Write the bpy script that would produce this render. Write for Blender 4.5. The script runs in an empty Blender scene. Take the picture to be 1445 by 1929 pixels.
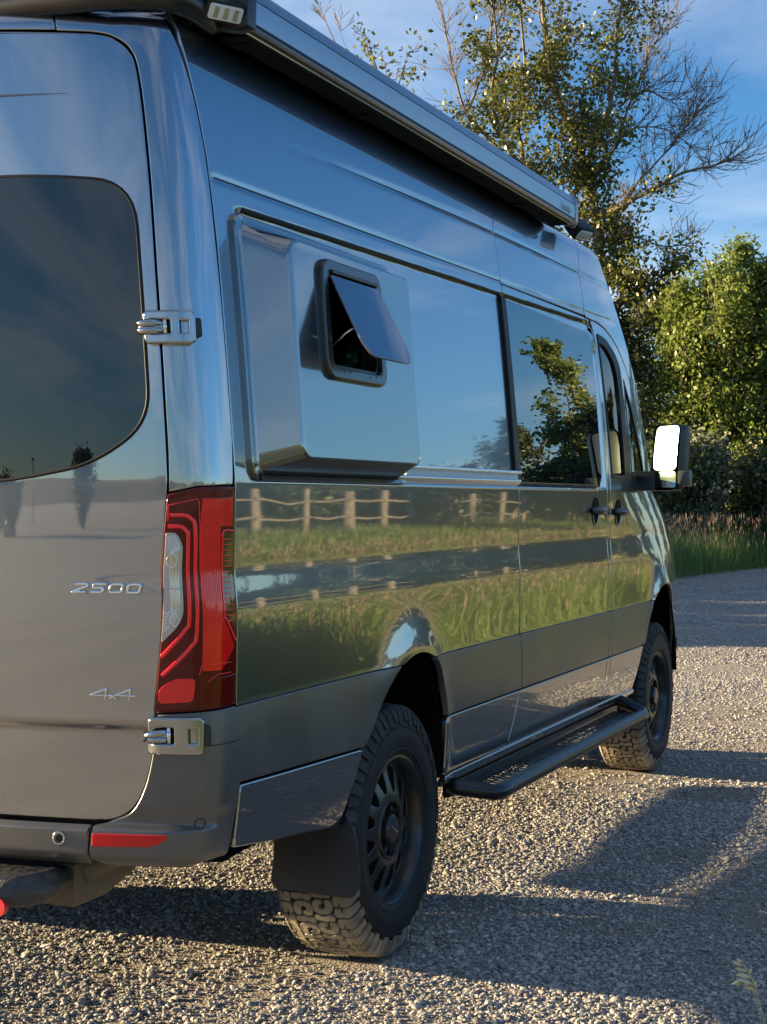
import bpy, bmesh, math, random
import numpy as np
from mathutils import Vector, Matrix, noise as mnoise
rnd=random.Random(7)
R_=math.radians
sc=bpy.context.scene; COL=sc.collection
# ------------------------------------------------------------------ camera
cam=bpy.data.objects.new('camera',bpy.data.cameras.new('camera')); COL.objects.link(cam)
cam.data.sensor_fit='HORIZONTAL'; cam.data.sensor_width=36; cam.data.lens=36*2900/1445
cam.data.clip_start=.05; cam.data.clip_end=3000
CAM=Vector((-3.256,-2.854,1.445)); YAW=R_(23.07); PITCH=math.atan((945-964.5)/2900)
cam.location=CAM; cam.rotation_euler=(math.pi/2+PITCH,0,YAW-math.pi/2)
sc.camera=cam
# ------------------------------------------------------------------ daylight
SUN_AZ=R_(101.5); SUN_EL=R_(9.9)         # azimuth from +x towards +y
SKY_STRENGTH=.057; SUN_STRENGTH=5.0; EXPOSURE=2.06
sc.view_settings.view_transform='Standard'; sc.view_settings.look='None'
sc.view_settings.exposure=EXPOSURE; sc.view_settings.gamma=1; sc.view_settings.use_curve_mapping=False
sun=bpy.data.objects.new('sun',bpy.data.lights.new('sun','SUN')); COL.objects.link(sun)
sun.data.energy=SUN_STRENGTH; sun.data.angle=R_(.5); sun.data.color=(1,.75,.43)
sdir=Vector((math.cos(SUN_AZ)*math.cos(SUN_EL),math.sin(SUN_AZ)*math.cos(SUN_EL),math.sin(SUN_EL)))
sun.rotation_euler=sdir.to_track_quat('Z','Y').to_euler(); sun.location=sdir*30
world=bpy.data.worlds.new('World'); sc.world=world; world.use_nodes=True
def N(nt,t,**k):
    n=nt.nodes.new(t)
    for a,b in k.items(): setattr(n,a,b)
    return n
wt=world.node_tree; wt.nodes.clear()
wo=N(wt,'ShaderNodeOutputWorld'); bg=N(wt,'ShaderNodeBackground'); sky=N(wt,'ShaderNodeTexSky')
sky.sky_type='NISHITA'; sky.sun_disc=False; sky.sun_elevation=SUN_EL; sky.sun_rotation=math.pi/2-SUN_AZ
sky.air_density=1.0; sky.dust_density=.8; sky.ozone_density=3.5; sky.altitude=1500
tc=N(wt,'ShaderNodeTexCoord'); sep=N(wt,'ShaderNodeSeparateXYZ'); wt.links.new(tc.outputs['Generated'],sep.inputs[0])
# clouds: direction divided by height gives a flat cloud layer seen in perspective
def M(nt,op,a,b=None,c=None,clamp=False):
    n=N(nt,'ShaderNodeMath',operation=op); n.use_clamp=clamp
    for i,v in enumerate((a,b,c)):
        if v is None: continue
        if isinstance(v,(int,float)): n.inputs[i].default_value=v
        else: nt.links.new(v,n.inputs[i])
    return n.outputs[0]
den=M(wt,'ADD',M(wt,'MAXIMUM',sep.outputs[2],0.0),.16)
cx=M(wt,'DIVIDE',sep.outputs[0],den); cy=M(wt,'DIVIDE',sep.outputs[1],den)
cmb=N(wt,'ShaderNodeCombineXYZ'); wt.links.new(cx,cmb.inputs[0]); wt.links.new(cy,cmb.inputs[1]); cmb.inputs[2].default_value=31.1
n1=N(wt,'ShaderNodeTexNoise'); n1.inputs['Scale'].default_value=.85; n1.inputs['Detail'].default_value=9; n1.inputs['Roughness'].default_value=.60; n1.inputs['Distortion'].default_value=.55
wt.links.new(cmb.outputs[0],n1.inputs['Vector'])
cr=N(wt,'ShaderNodeValToRGB'); cr.color_ramp.elements[0].position=.46; cr.color_ramp.elements[1].position=.80
wt.links.new(n1.outputs['Fac'],cr.inputs[0])
up=M(wt,'MULTIPLY',sep.outputs[2],9.0,clamp=True)
cf=M(wt,'MULTIPLY',M(wt,'MULTIPLY',cr.outputs[0],up),.62)
mx=N(wt,'ShaderNodeMixRGB'); hsv=N(wt,'ShaderNodeHueSaturation'); hsv.inputs['Saturation'].default_value=1.12; wt.links.new(sky.outputs[0],hsv.inputs['Color']); wt.links.new(cf,mx.inputs[0]); wt.links.new(hsv.outputs[0],mx.inputs[1]); mx.inputs[2].default_value=(6.0,6.0,5.9,1)
wt.links.new(mx.outputs[0],bg.inputs[0]); bg.inputs[1].default_value=SKY_STRENGTH; wt.links.new(bg.outputs[0],wo.inputs[0])
# ------------------------------------------------------------------ object helpers
def link(name,mesh,parent=None):
    o=bpy.data.objects.new(name,mesh); COL.objects.link(o)
    if parent is not None: o.parent=parent
    return o
def mesh_obj(name,V,F,mat,parent=None,smooth=False,normals=None,auto=None):
    m=bpy.data.meshes.new(name)
    m.from_pydata([tuple(map(float,v)) for v in V],[],[tuple(f) for f in F])
    if mat is not None: m.materials.append(mat)
    m.update()
    if smooth or normals is not None or auto is not None:
        m.polygons.foreach_set('use_smooth',[True]*len(m.polygons))
    if auto is not None: m.set_sharp_from_angle(angle=R_(auto))
    if normals is not None:
        m.normals_split_custom_set_from_vertices([tuple(map(float,n)) for n in normals])
    return link(name,m,parent)
def thing(name,label,cat,loc=(0,0,0),group=None):
    o=bpy.data.objects.new(name,None); COL.objects.link(o); o.location=loc; o.empty_display_size=.2
    o['label']=label; o['category']=cat
    if group: o['group']=group
    return o
class MB:
    def __init__(s): s.V=[]; s.F=[]
    def add(s,V,F):
        b=len(s.V); s.V+= [tuple(map(float,v)) for v in V]; s.F+=[tuple(i+b for i in f) for f in F]; return s
    def box(s,a,b,rot=None,at=(0,0,0)):
        x0,y0,z0=a;x1,y1,z1=b
        V=[(x0,y0,z0),(x1,y0,z0),(x1,y1,z0),(x0,y1,z0),(x0,y0,z1),(x1,y0,z1),(x1,y1,z1),(x0,y1,z1)]
        if rot is not None: V=[tuple(rot@Vector(v)+Vector(at)) for v in V]
        return s.add(V,[(0,3,2,1),(4,5,6,7),(0,1,5,4),(1,2,6,5),(2,3,7,6),(3,0,4,7)])
    def tube(s,pts,rad,n=10,cap=True):
        P=[Vector(p) for p in pts]; rr=rad if hasattr(rad,'__len__') else [rad]*len(P)
        T=[(P[min(i+1,len(P)-1)]-P[max(i-1,0)]).normalized() for i in range(len(P))]
        up=Vector((0,0,1)) if abs(T[0].z)<.9 else Vector((1,0,0)); u=T[0].cross(up).normalized(); V=[];F=[]
        for i,p in enumerate(P):
            u=(u-T[i]*u.dot(T[i])).normalized(); w=T[i].cross(u)
            for k in range(n):
                a=2*math.pi*k/n; V.append(p+(u*math.cos(a)+w*math.sin(a))*rr[i])
        for i in range(len(P)-1):
            for k in range(n): F.append((i*n+k,i*n+(k+1)%n,(i+1)*n+(k+1)%n,(i+1)*n+k))
        if cap: F.append(tuple(range(n))[::-1]); F.append(tuple((len(P)-1)*n+k for k in range(n)))
        return s.add(V,F)
    def lathe(s,prof,n=48,ax='y',c=(0,0,0),a0=0,a1=2*math.pi):
        full=abs(a1-a0-2*math.pi)<1e-6; m=n if full else n+1; V=[];F=[]
        for (r,h) in prof:
            for k in range(m):
                a=a0+(a1-a0)*k/n
                p={'y':(r*math.cos(a),h,r*math.sin(a)),'x':(h,r*math.cos(a),r*math.sin(a)),'z':(r*math.cos(a),r*math.sin(a),h)}[ax]
                V.append((p[0]+c[0],p[1]+c[1],p[2]+c[2]))
        for i in range(len(prof)-1):
            for k in range(n):
                k2=(k+1)%m; F.append((i*m+k,i*m+k2,(i+1)*m+k2,(i+1)*m+k))
        return s.add(V,F)
    def prism(s,poly,h0,h1,ax='x'):
        n=len(poly); f={'x':lambda p,h:(h,p[0],p[1]),'y':lambda p,h:(p[0],h,p[1]),'z':lambda p,h:(p[0],p[1],h)}[ax]
        V=[f(p,h0) for p in poly]+[f(p,h1) for p in poly]
        F=[tuple(range(n))[::-1],tuple(range(n,2*n))]+[(i,(i+1)%n,n+(i+1)%n,n+i) for i in range(n)]
        return s.add(V,F)
    def build(s,name,mat,parent=None,auto=None,smooth=False,bevel=None):
        o=mesh_obj(name,s.V,s.F,mat,parent,smooth=smooth,auto=auto)
        bm=bmesh.new(); bm.from_mesh(o.data); bmesh.ops.recalc_face_normals(bm,faces=bm.faces)
        if bevel: 
            es=[e for e in bm.edges if len(e.link_faces)==2 and e.calc_face_angle(0)>R_(35)]
            bmesh.ops.bevel(bm,geom=es,offset=bevel,segments=2,profile=.6,affect='EDGES')
            for f in bm.faces: f.smooth=True
        bm.to_mesh(o.data); bm.free()
        if bevel: o.data.set_sharp_from_angle(angle=R_(40))
        return o
def round_poly(pts,r,n=5):
    out=[]; m=len(pts)
    for i,p in enumerate(pts):
        rr=r[i] if hasattr(r,'__len__') else r
        p=Vector(p); a=Vector(pts[i-1]); b=Vector(pts[(i+1)%m]); da=(a-p); db=(b-p)
        d=min(rr,da.length*.45,db.length*.45)
        if rr<=1e-6 or d<=1e-6: out.append(tuple(p)); continue
        s=p+da.normalized()*d; e=p+db.normalized()*d
        for k in range(n+1):
            t=k/n; out.append(tuple(s*(1-t)**2+p*2*t*(1-t)+e*t*t))
    return out
def rrect(u0,v0,u1,v1,r,n=5): return round_poly([(u0,v0),(u1,v0),(u1,v1),(u0,v1)],r,n)
def area2(l): return sum(l[i-1][0]*l[i][1]-l[i][0]*l[i-1][1] for i in range(len(l)))
def nrm(S,U,Vv,e=1e-3):
    a=S(U+e,Vv)-S(U-e,Vv); b=S(U,Vv+e)-S(U,Vv-e); n=np.cross(a,b)
    return n/np.maximum(np.linalg.norm(n,axis=-1,keepdims=True),1e-12)
def off(S,d):
    def f(u,v):
        u=np.asarray(u,float); v=np.asarray(v,float); u,v=np.broadcast_arrays(u,v)
        return S(u,v)+nrm(S,u,v)*d
    return f
def panel(name,loops,S,mat,parent,du=.04,dv=.01,bev=.003,thick=.016,warp=None):
    """a sheet following surface S, cut to loops[0] with holes loops[1:], with rounded rim and thickness"""
    if not isinstance(loops[0][0],(tuple,list)): loops=[loops]
    L=[]
    for i,l in enumerate(loops):
        l=[tuple(map(float,p)) for p in l]; l=[p for k,p in enumerate(l) if math.dist(p,l[k-1])>1e-5]
        if (area2(l)>0)!=(i==0): l=l[::-1]
        L.append(l)
    vs=sorted({round(p[1],5) for l in L for p in l}); v0,v1=vs[0],vs[-1]
    k=max(1,int((v1-v0)/dv)); allv=sorted(vs+[v0+(v1-v0)*i/k for i in range(1,k)]); rows=[allv[0]]
    for v in allv[1:]:
        if v-rows[-1]>2e-4: rows.append(v)
    E=[(l[i-1],l[i]) for l in L for i in range(len(l)) if abs(l[i-1][1]-l[i][1])>1e-9]
    U=[];W=[];F=[]
    for a,b in zip(rows,rows[1:]):
        mid=(a+b)/2; cr=[]
        for p,q in E:
            if (p[1]<=mid)!=(q[1]<=mid):
                f=lambda v:p[0]+(q[0]-p[0])*(min(max((v-p[1])/(q[1]-p[1]),0),1))
                cr.append((f(mid),f(a),f(b)))
        cr.sort()
        for l,r in zip(cr[::2],cr[1::2]):
            n=max(1,int(math.ceil((r[0]-l[0])/du))); base=len(U)
            for t in range(n+1):
                s=t/n; U+= [l[1]+(r[1]-l[1])*s, l[2]+(r[2]-l[2])*s]; W+=[a,b]
            for t in range(n): F.append((base+2*t,base+2*t+2,base+2*t+3,base+2*t+1))
    U=np.array(U);W=np.array(W); P=S(U,W); Nn=nrm(S,U,W)
    V=[P]; NN=[Nn]; cnt=len(U)
    for l in L:
        d=[]
        for i in range(len(l)):
            p=l[i];q=l[(i+1)%len(l)]; n=max(1,int(math.ceil(math.dist(p,q)/.02)))
            d+=[(p[0]+(q[0]-p[0])*t/n,p[1]+(q[1]-p[1])*t/n) for t in range(n)]
        d=np.array(d); A=S(d[:,0],d[:,1]); n_=nrm(S,d[:,0],d[:,1]); T=np.roll(A,-1,0)-np.roll(A,1,0)
        t_=np.cross(T,n_); t_/=np.maximum(np.linalg.norm(t_,axis=-1,keepdims=True),1e-12); m=len(d)
        c=.7071; B0=A+t_*bev*(1-c)*0+t_*bev*.7-n_*bev*.3; B=A+t_*bev-n_*bev; C=A+t_*bev-n_*max(thick,bev+.001)
        V+=[A,B0,B,B,C]; NN+=[n_,(n_+t_)*c,t_,t_,t_]
        for (i,j) in ((0,1),(1,2),(3,4)):
            for k in range(m):
                k2=(k+1)%m; F.append((cnt+i*m+k,cnt+j*m+k,cnt+j*m+k2,cnt+i*m+k2))
        cnt+=5*m
    return mesh_obj(name,np.concatenate(V),F,mat,parent,normals=np.concatenate(NN))
def ribbon(name,pts,w,S,mat,parent,h=.002,closed=False,base=0.0,n=None,build=True,step=.01):
    """a raised bead of width w along a polyline on surface S"""
    d=[]; m=len(pts); rng=range(m if closed else m-1)
    for i in rng:
        p=pts[i];q=pts[(i+1)%m]; k=max(1,int(math.dist(p,q)/step)); d+=[(p[0]+(q[0]-p[0])*t/k,p[1]+(q[1]-p[1])*t/k) for t in range(k)]
    if not closed: d.append(pts[-1])
    d=np.array(d,float); A=S(d[:,0],d[:,1]); n_=nrm(S,d[:,0],d[:,1])
    if closed: T=np.roll(A,-1,0)-np.roll(A,1,0)
    else: T=np.gradient(A,axis=0)
    t_=np.cross(T,n_); t_/=np.maximum(np.linalg.norm(t_,axis=-1,keepdims=True),1e-12)
    ww=(w if not hasattr(w,'__len__') else np.interp(np.linspace(0,1,len(d)),np.linspace(0,1,len(w)),w)[:,None])
    prof=[(-.5,-.003,-1,0),(-.5,h*.35,-1,0),(-.38,h*.85,-.7,.7),(-.2,h,-.15,1),(.2,h,.15,1),(.38,h*.85,.7,.7),(.5,h*.35,1,0),(.5,-.003,1,0)]
    V=[];NN=[]
    for (a,b,nt,nn) in prof:
        V.append(A+t_*(a*ww)+n_*(b+base)); q=t_*nt+n_*nn; NN.append(q/np.linalg.norm(q,axis=-1,keepdims=True))
    k=len(d); F=[]
    for i in range(len(prof)-1):
        for j in range(k if closed else k-1):
            j2=(j+1)%k; F.append((i*k+j,(i+1)*k+j,(i+1)*k+j2,i*k+j2))
    if not closed: F.append(tuple(i*k for i in range(8))[::-1]); F.append(tuple(i*k+k-1 for i in range(8)))
    if not build: return np.concatenate(V),F,np.concatenate(NN)
    return mesh_obj(name,np.concatenate(V),F,mat,parent,normals=np.concatenate(NN))
def join_ribbons(name,lst,mat,parent):
    V=[];F=[];Nn=[];b=0
    for v,f,n in lst:
        V.append(v);Nn.append(n);F+=[tuple(i+b for i in q) for q in f]; b+=len(v)
    return mesh_obj(name,np.concatenate(V),F,mat,parent,normals=np.concatenate(Nn))
# ------------------------------------------------------------------ materials
def mat(name,col=(.5,.5,.5),rough=.5,metal=0.,coat=0.,coat_rough=.02,ior=1.5,spec=None,alpha=None,trans=0.,emit=None,coat_ior=1.5):
    m=bpy.data.materials.new(name); m.use_nodes=True; b=m.node_tree.nodes['Principled BSDF']; i=b.inputs
    i['Base Color'].default_value=(*col,1); i['Roughness'].default_value=rough; i['Metallic'].default_value=metal
    i['Coat Weight'].default_value=coat; i['Coat Roughness'].default_value=coat_rough; i['IOR'].default_value=ior; i['Coat IOR'].default_value=coat_ior
    i['Transmission Weight'].default_value=trans
    if spec is not None: i['Specular IOR Level'].default_value=spec
    if emit: i['Emission Color'].default_value=(*emit[0],1); i['Emission Strength'].default_value=emit[1]
    return m
def BS(m): return m.node_tree.nodes['Principled BSDF']
def vary(m,c1,c2,scale=5,detail=6,rough=.6,coord='Object',stretch=None,lo=.35,hi=.65,bump=0,bscale=None,bdist=.01,rlo=None,rhi=None):
    nt=m.node_tree; tc=N(nt,'ShaderNodeTexCoord'); src=tc.outputs[coord]
    if stretch: mp=N(nt,'ShaderNodeMapping'); mp.inputs['Scale'].default_value=stretch; nt.links.new(src,mp.inputs[0]); src=mp.outputs[0]
    n=N(nt,'ShaderNodeTexNoise'); n.inputs['Scale'].default_value=scale; n.inputs['Detail'].default_value=detail; n.inputs['Roughness'].default_value=rough
    nt.links.new(src,n.inputs['Vector']); r=N(nt,'ShaderNodeValToRGB'); e=r.color_ramp.elements
    e[0].position=lo; e[1].position=hi; e[0].color=(*c1,1); e[1].color=(*c2,1); nt.links.new(n.outputs['Fac'],r.inputs[0]); nt.links.new(r.outputs[0],BS(m).inputs['Base Color'])
    if rlo is not None:
        mr=N(nt,'ShaderNodeMapRange'); mr.inputs[1].default_value=lo; mr.inputs[2].default_value=hi; mr.inputs[3].default_value=rlo; mr.inputs[4].default_value=rhi
        nt.links.new(n.outputs['Fac'],mr.inputs[0]); nt.links.new(mr.outputs[0],BS(m).inputs['Roughness'])
    if bump:
        n2=N(nt,'ShaderNodeTexNoise'); n2.inputs['Scale'].default_value=bscale or scale*4; n2.inputs['Detail'].default_value=4; nt.links.new(src,n2.inputs['Vector'])
        bp=N(nt,'ShaderNodeBump'); bp.inputs['Strength'].default_value=bump; bp.inputs['Distance'].default_value=bdist
        nt.links.new(n2.outputs['Fac'],bp.inputs['Height']); nt.links.new(bp.outputs[0],BS(m).inputs['Normal'])
    return m
def wave_bump(m,scale=2.2,dist=.0005,fine=None):
    """slow ripple of pressed sheet metal, in the coat and base normals"""
    nt=m.node_tree; tc=N(nt,'ShaderNodeTexCoord'); n=N(nt,'ShaderNodeTexNoise'); n.inputs['Scale'].default_value=scale; n.inputs['Detail'].default_value=1.5
    nt.links.new(tc.outputs['Object'],n.inputs['Vector']); bp=N(nt,'ShaderNodeBump'); bp.inputs['Strength'].default_value=1; bp.inputs['Distance'].default_value=dist
    nt.links.new(n.outputs['Fac'],bp.inputs['Height']); last=bp.outputs[0]
    nt.links.new(last,BS(m).inputs['Coat Normal'])
    if fine:
        n2=N(nt,'ShaderNodeTexNoise'); n2.inputs['Scale'].default_value=fine[0]; nt.links.new(tc.outputs['Object'],n2.inputs['Vector'])
        b2=N(nt,'ShaderNodeBump'); b2.inputs['Strength'].default_value=1; b2.inputs['Distance'].default_value=fine[1]; nt.links.new(n2.outputs['Fac'],b2.inputs['Height']); nt.links.new(last,b2.inputs['Normal']); last=b2.outputs[0]
    nt.links.new(last,BS(m).inputs['Normal'])
    return m
m_paint=mat('grey_metallic_paint',(.175,.195,.225),.30,1.,1.,.02,coat_ior=2.9); wave_bump(m_paint,2.0,.0009,fine=(7,.00010))
m_flare=mat('grey_satin_gelcoat',(.03,.037,.05),.3,.0,1.,.075,ior=1.6,coat_ior=2.75); wave_bump(m_flare,6,.0009)
m_clad=mat('grey_textured_plastic',(.055,.057,.06),.34,0,0,ior=1.9); vary(m_clad,(.042,.045,.050),(.072,.070,.064),3,9,lo=.38,hi=.72,rlo=.29,rhi=.40,bump=.15,bscale=900,bdist=.0006)
m_black=mat('black_plastic',(.012,.012,.013),.38); m_matte=mat('black_matte_liner',(.008,.008,.008),.9,spec=.2)
m_powder=mat('black_powder_coat',(.014,.015,.018),.33); vary(m_powder,(.012,.013,.016),(.02,.021,.024),30,5,bump=.25,bscale=700,bdist=.0005)
m_seal=mat('black_rubber_seal',(.008,.008,.009),.5,spec=.3)
m_glassb=mat('dark_tinted_glass',(.006,.008,.009),.0,0,0,ior=3.1); wave_bump(m_glassb,3,.0004)
m_rearglass=mat('privacy_glass',(.006,.008,.010),.0,0,0,ior=1.7); wave_bump(m_rearglass,3,.0003)
m_chrome=mat('chrome',(.75,.76,.78),.08,1); m_satin=mat('brushed_hinge_metal',(.36,.38,.40),.16,1,.6,.05); m_rail=mat('aluminium_rail',(.80,.81,.82),.35,1)
m_railw=mat('pale_rail_insert',(.72,.73,.72),.4)
m_awn=mat('anodised_awning_metal',(.34,.36,.40),.30,.85); m_flap=mat('black_mud_flap_rubber',(.012,.012,.014),.5)
m_red=mat('red_lens',(.80,.006,.010),.12,0,1,.01,coat_ior=1.35); m_redd=mat('deep_red_lens',(.10,.003,.004),.14,0,1,.01,coat_ior=1.3,ior=1.3); m_redb=mat('bright_red_light_guide',(.98,.012,.022),.12,0,1,.02,coat_ior=1.4)
m_amber=mat('smoked_amber_lens',(.09,.035,.008),.1,0,1,.01); m_white=mat('ribbed_clear_lens',(.42,.43,.44),.2,.6,1,.02)
m_reflector=mat('red_bumper_reflector',(.60,.008,.012),.22,0,1,.02,ior=1.35,coat_ior=1.3)
m_tyre=mat('tyre_rubber',(.012,.012,.013),.6,spec=.3); vary(m_tyre,(.009,.009,.010),(.018,.0175,.017),14,6,bump=.1,bscale=150,bdist=.001)
m_tread=mat('sunlit_dusty_tread_rubber',(.04,.04,.04),.8)
def dust_and_sun(m):   # dust on the tread, with sunlight painted in low down and shade above
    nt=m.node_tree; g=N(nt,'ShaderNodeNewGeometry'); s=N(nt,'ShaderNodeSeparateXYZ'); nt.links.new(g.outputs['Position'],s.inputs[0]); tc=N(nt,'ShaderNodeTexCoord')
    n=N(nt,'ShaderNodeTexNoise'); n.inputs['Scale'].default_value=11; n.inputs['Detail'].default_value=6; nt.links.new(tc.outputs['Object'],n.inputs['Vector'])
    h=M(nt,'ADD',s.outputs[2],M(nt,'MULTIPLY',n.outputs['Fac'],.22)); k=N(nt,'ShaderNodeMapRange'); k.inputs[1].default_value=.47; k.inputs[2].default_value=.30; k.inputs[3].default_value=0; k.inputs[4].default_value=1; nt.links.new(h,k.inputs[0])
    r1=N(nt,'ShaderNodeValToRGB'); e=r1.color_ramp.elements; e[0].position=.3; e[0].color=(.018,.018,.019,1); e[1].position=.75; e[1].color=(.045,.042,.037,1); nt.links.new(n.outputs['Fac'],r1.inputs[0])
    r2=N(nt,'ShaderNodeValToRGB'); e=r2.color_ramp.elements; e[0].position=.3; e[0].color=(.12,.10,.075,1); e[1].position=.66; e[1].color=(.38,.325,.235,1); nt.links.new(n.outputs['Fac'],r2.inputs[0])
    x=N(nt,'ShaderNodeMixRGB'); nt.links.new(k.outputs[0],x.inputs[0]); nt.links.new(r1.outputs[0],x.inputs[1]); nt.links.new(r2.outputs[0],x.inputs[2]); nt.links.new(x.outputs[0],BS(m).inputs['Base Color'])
dust_and_sun(m_tread)
m_rim=mat('black_alloy',(.022,.022,.022),.34,.2,.3,.2); m_under=mat('underbody_black',(.015,.015,.016),.7); m_exh=mat('tan_painted_steel',(.10,.078,.05),.5)
def glassmat(name,tint,fr=1.5):
    m=bpy.data.materials.new(name); m.use_nodes=True; nt=m.node_tree; nt.nodes.clear()
    o=N(nt,'ShaderNodeOutputMaterial'); mx=N(nt,'ShaderNodeMixShader'); t=N(nt,'ShaderNodeBsdfTransparent'); g=N(nt,'ShaderNodeBsdfGlossy'); f=N(nt,'ShaderNodeFresnel')
    t.inputs[0].default_value=(*tint,1); g.inputs['Roughness'].default_value=0; f.inputs[0].default_value=fr
    nt.links.new(f.outputs[0],mx.inputs[0]); nt.links.new(t.outputs[0],mx.inputs[1]); nt.links.new(g.outputs[0],mx.inputs[2]); nt.links.new(mx.outputs[0],o.inputs[0]); return m
m_clear=glassmat('cab_window_glass',(.62,.72,.68)); m_wind=glassmat('windscreen_glass',(.80,.88,.84))
m_mirror=mat('mirror_glass',(.9,.92,.9),.18,1)
# ------------------------------------------------------------------ van body surfaces (numpy, metres)
# van frame: +x forwards, +y to the van's left, z up; rear bumper near x=0, ground z=0
def spline(xk, yk):
    xk=np.array(xk,float); yk=np.array(yk,float); n=len(xk); h=np.diff(xk); d=np.diff(yk)/h
    m=np.zeros(n); m[0]=d[0]; m[-1]=d[-1]
    for i in range(1,n-1):
        if d[i-1]*d[i]>0:
            w1=2*h[i]+h[i-1]; w2=h[i]+2*h[i-1]; m[i]=(w1+w2)/(w1/d[i-1]+w2/d[i])
    def f(x):
        x=np.clip(np.asarray(x,float),xk[0],xk[-1]); i=np.clip(np.searchsorted(xk,x)-1,0,n-2)
        t=(x-xk[i])/h[i]; a=yk[i]; b=yk[i+1]; ma=m[i]*h[i]; mb=m[i+1]*h[i]
        return a*(2*t**3-3*t**2+1)+ma*(t**3-2*t**2+t)+b*(3*t**2-2*t**3)+mb*(t**3-t**2)
    return f
def sstep(a,b,x):
    t=np.clip((np.asarray(x,float)-a)/(b-a),0,1); return t*t*(3-2*t)
def gauss(x,w): return np.exp(-(x/w)**2)
# outward-normal elevation (deg) along the section arc length, starting at z=.44
_phi=spline([.44,.52,.60,.69,.72,.78,.86,.93,.96,1.05,1.14,1.185,1.225,1.252,1.275,1.298,1.33,1.42,1.485,1.51,1.56,1.75,2.00,2.20,2.32,2.46,2.56,2.63,2.68,2.725,2.78,2.86,3.54,3.64],
            [-14,-8,-6,-5,-4,-2,1,4,-1.2,-1,0,3.2,5.3,5.0,2.2,-1.6,-.9,-.75,-.5,3,4.2,4.7,5.4,6.4,8,9.5,11.5,17,38,62,76,82,89.5,90])
_s=np.arange(0,3.24,.001); _p=np.radians(_phi(_s+.44))
_z=.44+np.concatenate([[0],np.cumsum(np.cos(_p[:-1])*.001)])
_y=-np.concatenate([[0],np.cumsum(np.sin(_p[:-1])*.001)])
_y=_y+1.005-np.interp(1.2,_z,_y)
_V=_s+.44
def z2v(z): return np.interp(z,_z,_V)
def halfw(z): return np.interp(z,_z,_y)
_a0=spline([1.0,1.11,1.35,1.5],[4.7,4.5,4.15,3.9]); _a1=spline([1.0,1.11,1.35,1.5],[.1,.083,.068,.07])
def taper(x,z):
    s=_a0(z); a=_a1(z); return a*np.maximum(0,x-s)**2
def arch_d(x,z,cx,cz,rx,rz):
    dx=x-cx; dz=z-cz; r=np.sqrt((dx/rx)**2+(np.maximum(dz,0)/rz)**2); return (r-1)*.47
RARCH=(1.31,.42,.37,.535); FARCH=(4.90,.42,.38,.575)
def side_disp(x,z):
    d=0.
    d=d-.0030*gauss(z-(2.262+.016*x),.010)*sstep(.13,.17,x)*(1-sstep(4.05,4.3,x))
    d=d-.0035*gauss(z-(2.415+.05*x-.0072*x*x),.013)*sstep(.45,1.6,x)
    zl=2.20+.02*np.minimum(x,3.7)
    ins=sstep(1.500,1.512,z)*(1-sstep(zl-.009,zl+.009,z))*sstep(.262,.285,x)*(1-sstep(3.708,3.722,x))
    d=d-.011*ins
    for A in (RARCH,FARCH):
        q=arch_d(x,z,*A); d=d+.026*gauss(np.maximum(q,0),.085)*sstep(.80,.98,z)+.008*gauss(np.maximum(q,0),.05)*(1-sstep(.80,.98,z))
    return d
def side_pt(x,v,sg=-1):
    x=np.asarray(x,float); v=np.asarray(v,float)
    z=np.interp(v,_V,_z); y=np.interp(v,_V,_y); ph=np.radians(_phi(v))
    t=taper(x,z)*sstep(0,.45,y); d=side_disp(x,z)
    y=y-t+d*np.cos(ph); z=z+d*np.sin(ph)
    return np.stack([x+0*y,sg*y,z+0*x],-1)
def S_side(u,v): return side_pt(u,v,-1)
def S_left(u,v): return side_pt(-u,v,1)
# wrap-round surface: rear face, rounded corner, then on along the side.  u: 0 van centre .. .87 door edge .. 1.07 seam .. forward
_ct=np.linspace(0,1,201); _cp=np.radians(spline([0,.3,.5,.7,.85,1],[12,24,42,66,82,87])(_ct))
_cx=np.concatenate([[0],np.cumsum(np.sin(_cp[:-1]))]); _cy=np.concatenate([[0],np.cumsum(np.cos(_cp[:-1]))])
_sc=.135/_cy[-1]; _cx=_cx*_sc; _cy=_cy*_sc
XE=.145-_cx[-1]; K=.12
def rear_disp(a,z):
    d=-.017*(1-sstep(.868,.905,z))*(1-sstep(.84,.88,a))
    return d
def S_wrap(u,v,disp=rear_disp,sg=1):
    u=np.asarray(u,float); v=np.asarray(v,float); u,v=np.broadcast_arrays(u,v)
    s=np.sign(u); s=np.where(s==0,1,s); a=np.abs(u)
    roll=np.maximum(v-2.62,0); ang=np.minimum(roll/.06,math.pi/2)
    zz=np.minimum(v,2.62)+.06*np.sin(ang); xo=.06*(1-np.cos(ang))+np.maximum(roll-.094,0)
    zz=zz+np.minimum(np.maximum(.87-a,0)/.87,1)**.8*.055*sstep(2.4,2.62,v)
    h=halfw(np.minimum(v,2.66)); ye=h-.135
    t=np.clip((a-.87)/.20,0,1)
    y=np.where(a<=.87,ye*a/.87,np.where(a<1.07,ye+np.interp(t,_ct,_cy),h))
    x=np.where(a<=.87,XE-K*(.87**2-np.minimum(a,.87)**2),np.where(a<1.07,XE+np.interp(t,_ct,_cx),.145+(a-1.07)))
    ps=np.where(a<=.87,np.arctan(2*K*np.minimum(a,.87)),np.interp(t,_ct,_cp))
    d=disp(a,v)
    x=x-d*np.cos(ps); y=y+d*np.sin(ps)
    return np.stack([x+xo,-s*y,zz],-1)
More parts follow.
